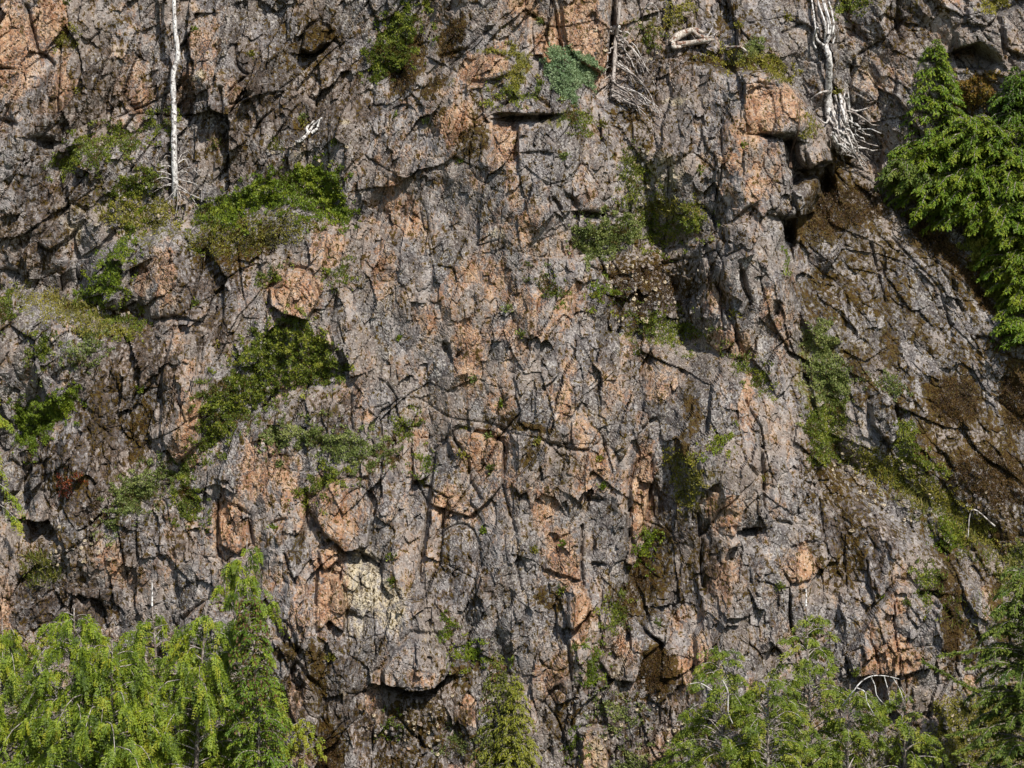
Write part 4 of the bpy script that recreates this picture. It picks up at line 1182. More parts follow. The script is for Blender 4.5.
    ([(330, 268), (345, 262), (351, 274), (345, 282), (325, 280)], M_SHRUB, 'creeping_shrub', 'shrub', 'green tuft at the upper right corner of the orange boulder', .2, .5, .11, .2, .5),
    ([(258, 275), (274, 268), (284, 270), (272, 280), (260, 286)], M_SHRUB, 'creeping_shrub', 'shrub', 'green tuft at the upper left corner of the orange boulder', .16, .5, .11, .2, .5),
    ([(393, 432), (398, 416), (412, 413), (414, 425), (403, 434)], M_SHRUB, 'creeping_shrub', 'shrub', 'small green shrub under the left end of the long curved crack', .2, .55, .11, .1, .5),
    ([(416, 466), (420, 452), (430, 454), (428, 466)], M_BRIGHT, 'creeping_shrub', 'shrub', 'tiny green shrub left of the orange panel', .15, .5, .1, .1, .5),
    ([(1000, 600), (1006, 560), (1040, 540), (1040, 600)], M_GRASS, 'ledge_plant', 'plant', 'yellow green plants at the right edge above the fir', .3, .35, .14, .4, .6),
    ([(905, 590), (912, 562), (935, 570), (938, 590), (920, 600)], M_SHRUB, 'creeping_shrub', 'shrub', 'green shrub above the dark hole at the lower right', .2, .45, .12, .3, .4),
    ([(936, 540), (945, 518), (962, 530), (962, 548), (948, 552)], M_BRIGHT, 'creeping_shrub', 'shrub', 'bright green tuft on the sloping lower right ledge', .2, .5, .12, .1, .6),
    ([(560, 772), (590, 765), (606, 770), (600, 790), (565, 790)], M_GREYGREEN, 'creeping_shrub', 'shrub', 'grey green plants at the bottom edge right of the centre hemlocks', .2, .4, .12, .3, .5),
    ([(588, 700), (600, 684), (625, 690), (640, 715), (612, 720)], M_GREYGREEN, 'creeping_shrub', 'shrub', 'sparse grey green plants between the bottom slabs', .18, .3, .12, .6, .5),
    ([(612, 760), (622, 735), (650, 745), (645, 768), (625, 775)], M_GREYGREEN, 'creeping_shrub', 'shrub', 'grey green shrub in front of the bottom orange rocks', .2, .4, .12, .3, .6),
    ([(566, 740), (567, 722), (575, 722), (576, 742), (570, 748)], M_BRIGHT, 'creeping_shrub', 'shrub', 'slim green tuft left of the pale bottom slab', .18, .55, .1, .1, .4),
    ([(442, 740), (450, 724), (468, 734), (464, 744)], M_GREYGREEN, 'creeping_shrub', 'shrub', 'small grey green tuft left of the centre hemlocks near the bottom', .16, .5, .1, .1, .4),
    ([(384, 728), (386, 708), (394, 712), (393, 730)], M_BRIGHT, 'creeping_shrub', 'shrub', 'thin green tuft in a crack under the big overhanging block', .14, .5, .1, .1, .4),
    ([(60, 36), (66, 24), (76, 34), (72, 48), (60, 50)], M_OLIVE, 'moss_mat', 'moss', 'brown green moss pad in the red cleft at the upper left', .15, .5, .1, .1, .4),
    ([(778, 272), (780, 245), (788, 248), (786, 275)], M_BRIGHT, 'ledge_plant', 'plant', 'narrow green plants in the cleft below the dark overhang', .16, .5, .1, .1, .45),
    ([(792, 128), (800, 120), (815, 128), (812, 136), (798, 138)], M_OLIVE, 'moss_mat', 'moss', 'small olive moss pad on the block above the dark overhang', .1, .5, .1, .1, .6),
]
for i, (pts, m, nm, cat, lab, lift, dens, leaf, gap, tn) in enumerate(SH):
    mat_patch(nm, pts, m, lab, cat, 'plants creeping over the cliff', lift, dens * 0.9, leaf, i, (tn, 0.20), gap)

# tiny tufts in the joints, each told by the landmark it grows beside
LAND = [('the orange boulder', 295, 292), ('the tan boulder', 62, 228), ('the orange wedge', 485, 68), ('the flat overhanging block', 520, 107), ('the silvery juniper', 570, 78), ('the bleached root', 312, 130), ('the dark hanging shrub', 395, 45),
        ('the bright green ledge shrub', 300, 195), ('the white snag', 174, 90), ('the tall orange streaked rib', 180, 410), ('the hollow log', 690, 38), ('the grey snag', 615, 55), ('the fallen snag', 830, 90), ('the black overhang', 805, 165),
        ('the central ledge', 640, 232), ('the brown rubble hollow', 640, 290), ('the long curved crack', 490, 422), ('the orange panel', 465, 470), ('the rounded pinkish block', 340, 505), ('the cream coloured scar', 370, 590), ('the big overhanging block', 415, 650),
        ('the long orange strip', 640, 500), ('the small orange overhang', 573, 596), ('the orange tilted slab', 560, 545), ('the square orange block', 795, 557), ('the broad domed rock', 890, 630), ('the grey block by the gully', 883, 418), ('the bright orange knob', 565, 368),
        ('the salmon coloured stripe', 168, 272), ('the left cushion shrub', 48, 415), ('the dark left cleft', 45, 60), ('the left orange block', 236, 524), ('the pale bottom slab', 590, 742), ('the mid buttress orange hollow', 468, 345), ('the dark slot in the right buttress', 742, 522)]
cand = np.argwhere((np.exp(-(e1 / 3.0) ** 2) * cn > 0.45) & (U > 5) & (U < 1018) & (V > 5) & (V < 700) & (slab < 0.3))
rt = np.random.default_rng(77)
pick = cand[rt.choice(len(cand), 200, replace=False)]
TM = [(M_SHRUB, 'dark green'), (M_BRIGHT, 'bright green'), (M_OLIVE, 'olive'), (M_GREYGREEN, 'grey green')]
FIX = [(195, 30), (68, 3), (252, 55), (226, 122), (395, 116), (427, 122), (336, 143), (371, 146), (560, 155), (553, 158), (700, 132), (694, 168), (735, 145), (417, 230), (445, 230), (418, 252), (505, 305), (520, 330), (535, 435), (465, 425), (560, 535), (530, 540), (526, 565), (558, 580), (483, 525), (437, 525), (690, 180), (655, 400), (660, 405), (600, 480)]
taken = set()
for i, (a, b) in enumerate(FIX + [(GU[c[1]], GV[c[0]]) for c in pick]):
    near = sorted(LAND, key=lambda l: (l[1] - a) ** 2 + (l[2] - b) ** 2)[0]
    da, db = a - near[1], b - near[2]
    if da * da + db * db > 90 ** 2:
        continue
    side = ('right of' if da > 0 else 'left of') if abs(da) > abs(db) else ('below' if db > 0 else 'above')
    if (near[0], side) in taken:
        continue
    taken.add((near[0], side))
    m, cn_ = TM[rt.integers(0, 4)]
    n = int(rt.integers(40, 75))
    c0 = spt(a, b, 0.03)
    off = rt.normal(0, 1, (n, 3)) * np.array([0.060, 0.02, 0.055])
    L = Leaves()
    L.add(c0 + off, rt.normal(0, 0.5, (n, 3)) + np.array([0, -0.5, 0.6]) + off * 4, rt.normal(0, 0.5, (n, 3)) + np.array([0.1, -0.8, 0.5]), 0.10 * rt.uniform(0.6, 1.3, n), 0.05, 0.5 + 0.2 * rt.normal(0, 1, n))
    tag(L.build('rock_tuft', m), 'tiny %s tuft in a crack %s %s' % (cn_, side, near[0]), 'tuft', 'tiny tufts in the cracks')

GR = [
    ([(22, 580), (30, 552), (55, 556), (62, 575), (40, 588)], 'grass_tuft', 'fresh green grass tuft at the left edge above the cedars', .5, .30, .55),
    ([(880, 470), (930, 480), (990, 530), (1015, 560), (990, 580), (940, 540), (890, 500)], 'grass_patch', 'sparse yellowing grass on the sloping right ledge', .16, .28, .6),
    ([(925, 610), (965, 590), (1020, 610), (1030, 640), (990, 640)], 'grass_patch', 'thin grass streaks above the right edge fir', .10, .28, .5),
    ([(925, 720), (960, 700), (1000, 715), (1010, 745), (950, 750)], 'grass_patch', 'dry yellow grass in front of the right edge fir', .22, .28, .75),
    ([(845, 750), (900, 730), (940, 745), (935, 780), (860, 785)], 'grass_patch', 'olive grass at the bottom edge right of the young cedars', .22, .28, .45),
    ([(40, 300), (70, 300), (110, 318), (105, 330), (60, 312)], 'grass_patch', 'yellow brown grass along the left ledge', .25, .22, .9),
    ([(625, 200), (640, 190), (700, 205), (690, 222), (640, 218)], 'grass_patch', 'yellowish grass on the central ledge', .14, .24, .7),
    ([(620, 165), (628, 150), (640, 160), (636, 180)], 'grass_tuft', 'green grass tuft in the gully below the grey snag', .4, .26, .45),
    ([(840, 405), (870, 455), (930, 470), (905, 490), (850, 470)], 'grass_patch', 'thin grass below the grey block right of the gully', .12, .26, .55),
    ([(206, 150), (212, 140), (222, 145), (216, 154)], 'grass_tuft', 'small grass tuft right of the white snag', .4, .2, .5),
    ([(268, 150), (272, 138), (282, 142), (280, 150)], 'grass_tuft', 'small pale grass tuft left of the bleached root', .4, .22, .6),
    ([(210, 212), (214, 200), (226, 200), (226, 212)], 'grass_tuft', 'upright grass tuft beside the bright shrub', .4, .26, .5),
]
for i, (pts, nm, lab, dn, bl, tn) in enumerate(GR):
    grass_patch(nm, pts, M_GRASS, lab, 'grass', 'grass on the ledges', dn, bl, i, (tn, 0.2))

# rust and yellow bushes of the upper right shelf
mat_patch('rusty_bush', [(955, 85), (985, 72), (1000, 85), (996, 102), (970, 108), (955, 100)], M_RUST, 'rust and yellow autumn bush under the dark overhang at the upper right', 'bush', 'bushes of the upper right shelf', .35, .6, .13, 300, (.5, .3), .1)
mat_patch('yellow_bush', [(972, 225), (1000, 212), (1040, 225), (1045, 300), (1010, 312), (985, 285), (970, 250)], M_YBUSH, 'yellow green bush below the hemlock thicket at the right edge', 'bush', 'bushes of the upper right shelf', 1.1, .8, .14, 301, (.5, .25), .1)
mat_patch('red_plant', [(1001, 288), (1004, 282), (1018, 284), (1016, 292)], M_REDLEAF, 'small red leaved plant in front of the yellow green bush', 'plant', None, .5, .8, .1, 302, (.5, .3), 0)
mat_patch('red_plant', [(62, 486), (70, 470), (84, 464), (86, 480), (72, 492)], M_REDLEAF, 'small rusty red plant at the base of the black streaked rock', 'plant', None, .12, .35, .1, 303, (.3, .3), .3)
mat_patch('rusty_bush', [(905, 150), (925, 140), (945, 160), (940, 172), (915, 168)], M_RUST, 'brownish low bush left of the hemlock thicket', 'bush', 'bushes of the upper right shelf', .25, .4, .12, 304, (.45, .3), .4)

# thick brown moss
BM = [
    ([(812, 225), (830, 190), (870, 185), (900, 205), (880, 222), (845, 235)], 'dark brown moss carpet right below the fallen snag roots'),
    ([(940, 385), (965, 375), (985, 395), (978, 425), (950, 430), (935, 410)], 'round brown moss carpet on the right hand slab'),
    ([(1003, 380), (1040, 370), (1040, 430), (1010, 432)], 'brown moss carpet cut by the right edge of the slab'),
    ([(945, 470), (985, 450), (1040, 470), (1040, 510), (990, 505)], 'wide brown moss carpet low on the right hand slab'),
    ([(915, 215), (940, 222), (985, 275), (1012, 312), (1000, 315), (960, 280), (925, 240)], 'yellow brown moss band along the edge under the right thicket'),
    ([(938, 575), (953, 578), (955, 640), (940, 668), (936, 620)], 'dark brown moss strip right of the domed rock'),
    ([(638, 640), (662, 640), (668, 670), (650, 688), (636, 668)], 'dark brown moss pad beside the young cedars'),
    ([(392, 88), (398, 52), (414, 45), (420, 60), (408, 88)], 'brown moss strip beside the dark hanging shrub'),
    ([(437, 55), (448, 28), (460, 22), (456, 42), (444, 60)], 'brown moss streak right of the dark hanging shrub'),
    ([(320, 768), (322, 725), (338, 722), (344, 768)], 'brown moss in the cleft at the bottom left of centre'),
    ([(600, 270), (650, 262), (690, 290), (670, 312), (615, 305)], 'dark brown moss and litter filling the rubble hollow'),
]
for i, (pts, lab) in enumerate(BM):
    mat_patch('moss_carpet', pts, M_BROWNMOSS, lab, 'moss', 'brown moss carpets', .07, .45, .075, 400 + i, (.5 if i != 4 else .95, .22), .35, 4.0)

# loose stones and litter lodged on the ledges, too many and small to tell apart
ico = np.array([(-1, .6, 0), (1, .7, 0), (-.9, -.6, 0), (1, -.5, 0), (0, -1, .6), (0, 1, .7), (0, -.9, -.6), (0, 1, -.6), (.7, 0, -1), (.6, 0, 1), (-.6, 0, -1), (-.7, 0, 1)])
icf = np.array([(0, 11, 5), (0, 5, 1), (0, 1, 7), (0, 7, 10), (0, 10, 11), (1, 5, 9), (5, 11, 4), (11, 10, 2), (10, 7, 6), (7, 1, 8), (3, 9, 4), (3, 4, 2), (3, 2, 6), (3, 6, 8), (3, 8, 9), (4, 9, 5), (2, 4, 11), (6, 2, 10), (8, 6, 7), (9, 8, 1)])
rs_ = np.random.default_rng(88)
vs_, fs_, cu_ = [], [], []
for (cu, cv, ru, rv, n) in [(645, 285, 45, 30, 160), (640, 170, 25, 40, 70), (860, 470, 50, 30, 110), (920, 510, 60, 30, 110), (120, 210, 50, 30, 60), (80, 315, 60, 8, 60), (300, 150, 40, 10, 50), (620, 700, 60, 40, 90), (680, 320, 50, 12, 50), (960, 720, 50, 30, 90), (60, 545, 40, 25, 60), (420, 715, 50, 25, 60), (640, 60, 40, 30, 60)]:
    a, b = rs_.normal(cu, ru * .6, n), rs_.normal(cv, rv * .6, n)
    c = surf(a, b)
    sz = rs_.uniform(.025, .075, n)
    for k in range(n):
        q = ico * rs_.uniform(.6, 1.3, 3) * sz[k] + rs_.normal(0, .12 * sz[k], (12, 3))
        fs_.append(icf + 12 * len(vs_))
        vs_.append(q + c[k] - [0, sz[k] * .4, 0])
        cu_.append(np.full(12, rs_.uniform()))
cu_ = np.concatenate(cu_)
z_ = np.zeros(len(cu_))
tag(mesh_from('loose_stones', np.concatenate(vs_), np.concatenate(fs_), M_ROCK, dict(iron=cu_ * .7, moss=z_ - .3, dark=z_ - .3, pale=.9 * (cu_ > .7), green=z_ - .3, cell=cu_)), 'loose stones and litter lodged on the ledges', 'stones', kind='stuff')

# ------------------------------------------------------------------ trees of the upper right shelf
UR = [
    ('spire hemlock at the upper right standing above the thicket', (940, 168), (936, 40), 1.35, 95, .75, .55),
    ('broad hemlock in the middle of the upper right thicket', (985, 225), (975, 118), 2.0, 70, .45, .62),
    ('dark hemlock at the right edge under the grey blocks', (1022, 150), (1018, 68), 1.3, 55, .55, .28),
    ('hemlock at the right edge of the upper right thicket', (1022, 235), (1015, 128), 1.9, 65, .45, .62),
    ('bushy hemlock below the spire at the upper right', (945, 215), (940, 142), 1.6, 50, .45, .62),
    ('low spreading hemlock at the bottom of the upper right thicket', (990, 222), (980, 172), 1.6, 50, .40, .62),
    ('hemlock at the right edge below the thicket', (1030, 275), (1022, 205), 1.5, 55, .40, .6),
    ('lowest hemlock of the right edge thicket above the sprig', (1034, 315), (1020, 255), 1.3, 50, .40, .7),
]
for i, (lab, b, t, rad, nb, pf, tn) in enumerate(UR):
    bp_ = spt(b[0], b[1], -0.05)
    y = bp_[1] - (0.7 if i != 0 else 0.45)
    conifer('hemlock', bp_, pt(t[0], t[1], y), rad, M_HEM, lab, 10 + i, nb, 0.105, 0.30, 0.45, 0.02, pf, tn, 0.15, 0.07, 0.9, 0.5, 0, 0.40, group='hemlocks of the upper right shelf', gap=0.12)
b = spt(925, 185, -0.05)
conifer('hemlock', b, pt(905, 160, b[1] - 0.6), 1.25, M_FIR, 'sprawling grey green hemlock at the foot of the fallen snag', 20, 46, 0.12, 0.35, 0.2, 0.0, .4, .45, .15, .06, .8, .5, 0, .34, group='hemlocks of the upper right shelf')
b = spt(1030, 342, -0.05)
conifer('hemlock', b, pt(1012, 318, b[1] - 0.4), 1.0, M_HEM, 'small hemlock sprig poking in from the right edge', 21, 36, 0.12, 0.3, 0.2, 0.0, .4, .5, .15, .05, .9, .5, 0, .32, group='hemlocks of the upper right shelf')
b = spt(868, 12, -0.05)

# ------------------------------------------------------------------ trees along the bottom
GZ0 = -2.75


def foot(u, v, y):
    p = pt(u, v, y)
    return np.array([p[0], y, GZ0])


CD = [
    # trunk foot u, top (u, v), depth, radius, branches, hang, label
    (12, (2, 618), -7.4, 2.3, 86, .50, 'weeping cedar cut by the left edge of the picture', 0),
    (70, (74, 606), -8.3, 2.6, 96, .50, 'bushy weeping cedar second from the left edge', 0),
    (120, (112, 640), -9.0, 2.4, 84, .50, 'low weeping cedar in front of the lower left group', 0),
    (150, (152, 606), -7.1, 2.0, 76, .52, 'weeping cedar with a bleached dead tip between its drooping fronds', .75),
    (196, (206, 606), -7.9, 1.8, 70, .50, 'smaller weeping cedar just left of the cone laden hemlock', 0),
    (246, (247, 538), -6.6, 1.25, 70, .50, 'tall slim weeping cedar rising behind the cone laden hemlock', 0),
]
for i, (uf, tp, y, rad, nb, hg, lab, dt) in enumerate(CD):
    cedar('weeping_cedar', foot(uf, 768, y), pt(tp[0], tp[1], y), rad, M_CEDAR, lab, i, nb, hg, 0.125, .44, .26, .12, .30, .5, group='weeping cedars at the lower left', dead_top=dt, gold=.012, rise=.55, front=.35, droop=.32, reach=.55)
cedar('weeping_cedar', spt(-40, 640, 0.0), pt(-38, 345, spt(-40, 480)[1] - 0.6), 1.45, M_CEDAR, 'weeping cedar whose bright sprays enter from the left edge', 9, 34, .38, .115, .75, .14, .10, .40, .30, group='weeping cedars at the lower left', az_bias=0.0, gold=.1)
conifer('cone_hemlock', foot(243, 768, -8.6), pt(247, 588, -8.4), 1.0, M_HEM, 'dark hemlock loaded with brown cones in front of the cedars', 30, 70, .11, .35, .20, .35, .55, .50, .17, .09, 1.0, .6, 1.0, .30, ragged=.5)
# cedar bough at the right of the group
cedar('cedar_sapling', spt(303, 762, 0.0), pt(306, 716, spt(303, 740)[1] - 0.35), .55, M_CEDAR, 'yellowing cedar sapling on the rock right of the hemlock', 12, 16, .35, .10, .85, .2, .04, .2, .4, gold=.3)

conifer('hemlock', foot(489, 768, -7.6), pt(497, 650, -7.4), 1.0, M_HEMY, 'left and taller of the two bottom centre hemlocks', 40, 105, .10, .42, .22, .28, .75, .30, .16, .09, 1.0, .8, .15, .26, group='bottom centre hemlocks', ragged=.4)  # low tint paints the shaded left side of the pair into the needles
conifer('hemlock', foot(517, 768, -8.2), pt(515, 672, -8.0), .92, M_HEMY, 'right and shorter of the two bottom centre hemlocks, sunlit yellow green', 41, 95, .10, .42, .25, .32, .70, .70, .16, .08, 1.0, .8, 0, .26, group='bottom centre hemlocks', ragged=.4)  # high tint paints the sunlit right side into the needle colour

YC = [
    (806, (806, 606), -6.8, 1.55, 74, 'young cedar with a bare leader, tallest of the lower right group', .5),
    (735, (718, 640), -7.4, 1.9, 76, 'bushy young cedar at the left of the lower right group', 0),
    (775, (768, 676), -8.3, 1.8, 78, 'low young cedar in front at the middle of the lower right group', 0),
    (850, (850, 684), -7.8, 1.6, 62, 'young cedar with a white dead branch, right of the lower right group', 0),
    (905, (905, 684), -6.9, 1.2, 40, 'small sparse cedar at the right end of the lower right group', 0),
]
for i, (uf, tp, y, rad, nb, lab, dt) in enumerate(YC):
    tree = cedar('young_cedar', foot(uf, 768, y), pt(tp[0], tp[1], y), rad, M_CEDAR2, lab, 20 + i, nb, .27, .115, .5, .20, .09, .30, .50, group='young cedars at the lower right', gap=.075, rise=.75, dead_top=dt, gold=.02, bare=.30, reach=.85, droop=.05)
    if i == 3:
        D = Tubes(6)
        yb = y - 0.9
        o3 = np.array(tree.location)
        f = lambda a: np.array([pt(q[0], q[1], yb) for q in a]) - o3
        root = np.array([[0, 0, 0.0]])
        D.add(smooth_path(np.concatenate([f([(846, 708)]) + [[0, .7, 0]], f([(852, 693), (861, 682), (872, 676), (886, 676), (899, 679)])]), 16), np.linspace(.026, .010, 16))
        D.add(smooth_path(f([(871, 677), (875, 686), (877, 696), (886, 706)]), 9), np.linspace(.022, .009, 9))
        D.add(smooth_path(f([(857, 688), (865, 692), (867, 702), (875, 716)]), 9), np.linspace(.022, .009, 9))
        D.add(smooth_path(f([(884, 676), (888, 690), (890, 704)]), 6), np.linspace(.018, .008, 6))
        D.add(smooth_path(f([(893, 678), (900, 690), (904, 702)]), 6), np.linspace(.016, .008, 6))
        D.build('dead_branch', M_BLEACH, tree)
    if i == 1:
        D = Tubes(5)
        o3 = np.array(tree.location)
        f = lambda a: np.array([pt(q[0], q[1], y - 1.2) for q in a]) - o3
        D.add(smooth_path(f([(722, 680), (728, 692), (728, 712), (733, 724)]), 9), np.linspace(.03, .015, 9))
        D.add(smooth_path(f([(690, 684), (700, 683), (712, 690)]), 7), np.linspace(.012, .018, 7))
        D.build('dead_branch', M_GREYWOOD, tree)

# fir at the right edge with long whippy branches
b = foot(1026, 768, -7.8)
fir = conifer('fir', b, pt(1024, 560, -7.6), 2.0, M_FIR, 'dark fir at the right edge with long whip like branches', 50, 95, .12, .30, .30, .25, .35, .45, .15, .10, 1.0, .6, 0, .30, ragged=.6, gap=.09)
L, B = Leaves(), Tubes(4)
r_ = np.random.default_rng(55)
for (s, m, e) in [((1022, 650), (985, 648), (940, 655)), ((1022, 690), (980, 690), (925, 662)), ((1024, 640), (1000, 628), (985, 634)), ((1024, 615), (1005, 605), (993, 614)),
                  ((1024, 735), (990, 742), (955, 752)), ((1024, 720), (985, 728), (948, 735)), ((1024, 700), (995, 695), (975, 705)), ((1024, 765), (990, 768), (960, 758)), ((1024, 670), (1000, 662), (968, 668)), ((1024, 590), (1012, 588), (1000, 596))]:
    y0 = -7.7
    path = smooth_path(np.array([pt(*s, y0), pt(*m, y0 - .35), pt(*e, y0 - .5)]) - b, 12)
    B.add(path, np.linspace(.025, .008, 12))
    branch_leaves(L, path, r_, .7, .26, .05, .115, .5, .15, .22)
B.build('branches', M_BARK, fir)
L.build('whip_foliage', M_FIR, fir)

# ------------------------------------------------------------------ dead wood
def snag_path(pts, outs, n=18, wig=0.0):
    p = smooth_path([spt(u, v, o) for (u, v), o in zip(pts, outs)], n)
    if wig:
        p[1:-1] += rwig.normal(0, wig, (n - 2, 3))
    return p


rwig = np.random.default_rng(91)


# white snag, upper left
sb = spt(175, 193, 0.0)
sn = tag(empty('white_snag', sb), 'tall bleached white dead trunk standing against the upper left wall', 'snag')
by = sb[1]
px_ = [(175, 206), (175, 182), (174, 150), (174, 110), (173, 75), (178, 55), (175, 28), (174, 0), (173, -50)]
ys = [0.0, -.12, -.20, -.15, -.05, 0.0, .05, .10, .2]
tr_ = np.array([pt(u, v, min(by + d, spt(u, v)[1] - 0.18) if v < 200 else spt(u, v)[1] + 0.25) for (u, v), d in zip(px_, ys)]) - sb
T = Tubes(8)
tp = smooth_path(tr_, 40)
rr_ = np.interp(np.linspace(0, 1, 40), [0, .08, .3, .6, .75, 1], [.10, .10, .09, .08, .068, .045]) * (1 + .12 * np.sin(np.arange(40) * 1.9))
T.add(tp, rr_)
T.build('trunk', M_BLEACH, sn)
for pts in [[(175, 184), (165, 186), (150, 194)], [(176, 186), (188, 194), (198, 210)], [(175, 182), (162, 178), (152, 182)], [(176, 190), (180, 198), (178, 212)], [(175, 176), (183, 172), (191, 176)],
            [(175, 170), (166, 166), (158, 168)], [(176, 188), (170, 196), (160, 204)], [(176, 165), (184, 160), (188, 168)], [(177, 190), (192, 196), (206, 202)], [(174, 87), (170, 86), (166, 87)], [(175, 178), (160, 172), (146, 176)], [(176, 174), (190, 168), (198, 174)], [(176, 180), (194, 184), (204, 190)], [(175, 160), (166, 156), (162, 162)], [(174, 186), (156, 188), (140, 198)], [(176, 168), (180, 156), (186, 152)], [(175, 187), (177, 200), (173, 222)]]:
    T = Tubes(5)
    T.add(snag_path(pts, [.18, .14, .05], 9) - sb, np.linspace(.020, .008, 9))
    T.build('root' if pts[0][1] > 150 else 'branch_stub', M_GREYWOOD, sn)

# grey snag with fine roots, top middle
sb = spt(613, 98, 0.0)
sn = tag(empty('grey_snag', sb), 'grey dead trunk with fine fanning roots beside the orange block', 'snag')
T = Tubes(7)
T.add(snag_path([(612, 100), (614, 80), (616, 55), (617, 38), (619, 15), (621, -30)], [.15, .3, .35, .3, .3, .35], 24) - sb, np.interp(np.linspace(0, 1, 24), [0, .5, 1], [.06, .075, .04]) * (1 + .2 * np.sin(np.arange(24) * 1.7)))
T.build('trunk', M_ROOT, sn)
rq = np.random.default_rng(66)
T = Tubes(6)
T.add(snag_path([(616, 34), (611, 31), (620, 28)], [.42, .45, .42], 6) - sb, np.array([.07, .10, .09, .10, .08, .05]))
T.build('burl', M_BLEACH, sn)
for k in range(46):
    v0 = rq.uniform(28, 98)
    sx = 1 if rq.uniform() < .75 else -1
    ln = rq.uniform(14, 62) if sx > 0 else rq.uniform(6, 16)
    a = rq.uniform(.45, 1.5)
    pts = [(616 - (v0 - 40) * .07, v0), (616 + sx * ln * .45, v0 + ln * .30 * a), (616 + sx * ln * .8, v0 + ln * .8 * a)]
    T = Tubes(4)
    T.add(snag_path(pts, [.3, .18 + rq.uniform(0, .2), .06], 9, .028) - sb, np.linspace(.030, .010, 9))
    T.build('root', M_ROOT if rq.uniform() < .6 else M_GREYWOOD, sn)

# fallen snag with a mop of roots, top right
sb = spt(842, 130, 0.0)
sn = tag(empty('fallen_snag', sb), 'silvery fallen snag with forked top and a mop of pale roots', 'snag')
T = Tubes(8)
T.add(snag_path([(845, 140), (834, 122), (830, 100), (828, 80), (826, 60), (822, 46)], [.25, .35, .35, .35, .35, .35], 24) - sb, np.interp(np.linspace(0, 1, 24), [0, .4, 1], [.15, .13, .085]) * (1 + .15 * np.sin(np.arange(24) * 2.3)))
T.build('trunk', M_BLEACH, sn)
for pts in [[(822, 47), (826, 30), (822, 12), (816, -14)], [(823, 46), (829, 32), (828, 14), (821, -14)], [(820, 47), (813, 40), (811, 20), (809, -14)], [(822, 44), (820, 26), (815, 8), (812, -14)], [(827, 30), (831, 38), (829, 46)], [(812, 30), (810, 42), (813, 50)],
            [(824, 36), (823, 20), (819, 4), (818, -14)]]:
    T = Tubes(5)
    T.add(snag_path(pts, [.38, .4, .4, .35][:len(pts)], 12) - sb, np.linspace(.042, .026, 12))
    T.build('branch', M_BLEACH, sn)
for k in range(40):
    u0, v0 = rq.uniform(829, 850), rq.uniform(95, 138)
    ex, ey = rq.uniform(844, 886), rq.uniform(122, 172)
    if ey - v0 < 18:
        ey = v0 + 18
    pts = [(u0, v0), ((u0 + ex) / 2 - rq.uniform(0, 8), (v0 + ey) / 2 + rq.uniform(-2, 9)), (ex, ey)]
    T = Tubes(5)
    T.add(snag_path(pts, [.4, .35 + rq.uniform(0, .3), rq.uniform(.08, .45)], 10, .035) - sb, np.linspace(rq.uniform(.03, .06), .016, 10))
    T.build('root', (M_BLEACH, M_GREYWOOD, M_GREYWOOD, M_ROOT)[k % 4], sn)
for pts in [[(829, 92), (818, 94), (808, 102)], [(850, 110), (860, 112), (872, 108)], [(846, 98), (852, 104), (850, 92)], [(832, 118), (824, 124), (818, 118)], [(848, 125), (846, 100), (850, 88)]]:
    T = Tubes(5)
    T.add(snag_path(pts, [.35, .3, .15], 8) - sb, np.linspace(.045, .014, 8))
    T.build('root', M_GREYWOOD, sn)

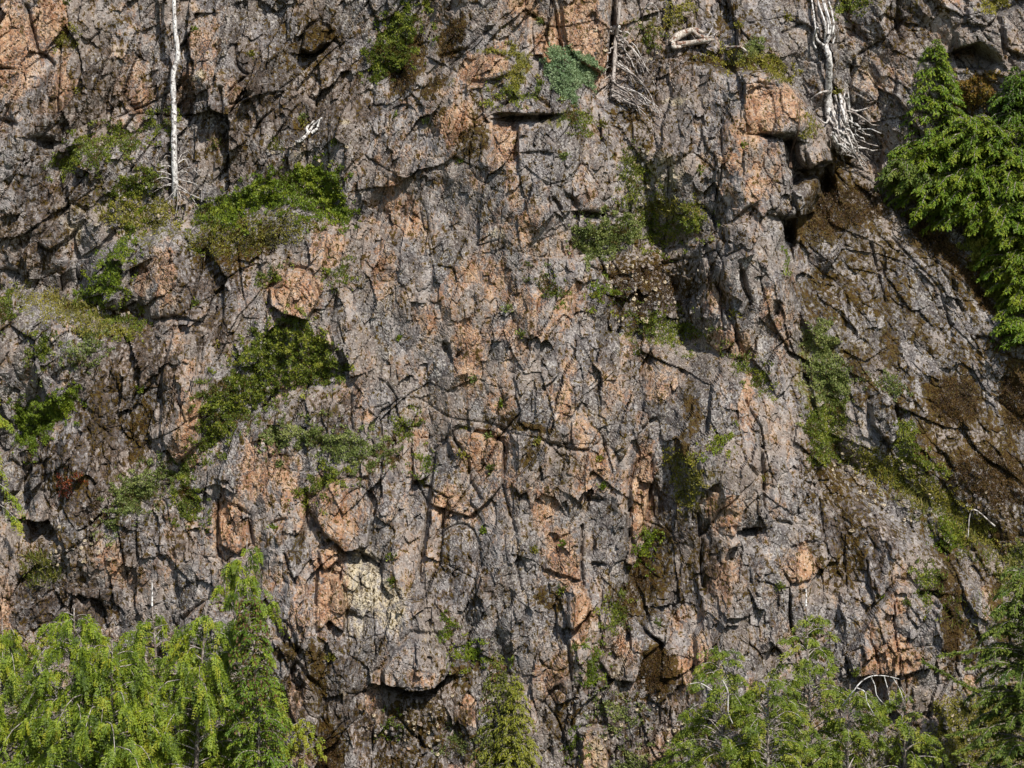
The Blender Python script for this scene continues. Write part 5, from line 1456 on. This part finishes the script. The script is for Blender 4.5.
# driftwood log on the shelf
sb = spt(690, 46, 0.0)
lg = tag(empty('driftwood', sb), 'weathered hollow log lying on the shelf below the top edge', 'log')
for pts, rad in [([(671, 44), (676, 38), (684, 34), (694, 31), (702, 34)], [.11, .14, .12, .09, .05]), ([(676, 45), (690, 44), (702, 42), (712, 41)], [.08, .09, .09, .04]), ([(692, 32), (698, 37), (706, 39), (710, 38)], [.07, .06, .06, .03]), ([(702, 42), (708, 34), (712, 27)], [.04, .025, .012]),
                 ([(704, 40), (712, 36), (718, 32)], [.03, .02, .01]), ([(673, 44), (673, 48), (680, 48)], [.09, .08, .05])]:
    T = Tubes(7)
    n = 14
    T.add(snag_path(pts, [.28] * len(pts), n) - sb, np.interp(np.linspace(0, 1, n), np.linspace(0, 1, len(rad)), rad))
    T.build('limb', M_LOG if pts[0][0] < 700 else M_GREYWOOD, lg)
sb = spt(740, 53)
T = Tubes(6)
T.add(snag_path([(726, 48), (736, 48), (742, 52)], [.12, .14, .1], 8), np.linspace(.05, .03, 8))
tag(T.build('wood_splinter', M_LOG), 'pale wood splinter lying on the moss right of the hollow log', 'log')

# bleached root, upper left of centre
sb = spt(312, 130)
rt_ = tag(empty('bleached_root', sb), 'small bleached root lying on the wall above the bright shrub', 'root')
for pts in [[(302, 140), (308, 134), (313, 126), (322, 118)], [(308, 134), (307, 128), (314, 121)], [(312, 133), (317, 129), (320, 119)], [(302, 140), (299, 142), (296, 141)]]:
    T = Tubes(6)
    T.add(snag_path(pts, [.12] * len(pts), 9) - sb, np.linspace(.06, .025, 9))
    T.build('limb', M_BLEACH, rt_)

# dark broken stub over the overhang
T = Tubes(6)
T.add(snag_path([(788, 168), (789, 150), (791, 132), (793, 116)], [.15, .25, .25, .2], 10), np.linspace(.07, .015, 10))
tag(T.build('broken_stub', M_DEADBROWN), 'dark broken wooden stub sticking up in front of the black overhang', 'stub')
# thin dead twigs
for pts, lab in [([(256, 655), (275, 700), (292, 712)], 'thin grey dead branch lying on the rock right of the cone hemlock'), ([(646, 8), (652, 4), (660, 12), (658, 22)], 'thin pale dead twig near the top edge above the driftwood'),
                 ([(1000, 530), (975, 512), (970, 540)], 'thin pale dead twig on the right ledge')]:
    T = Tubes(5)
    T.add(snag_path(pts, [.1, .25, .1, .05][:len(pts)], 12), np.linspace(.03, .012, 12))
    tag(T.build('dead_twig', M_GREYWOOD), lab, 'twig')
print('script %.1fs objects %d' % (time.time() - T0, len(bpy.data.objects)))
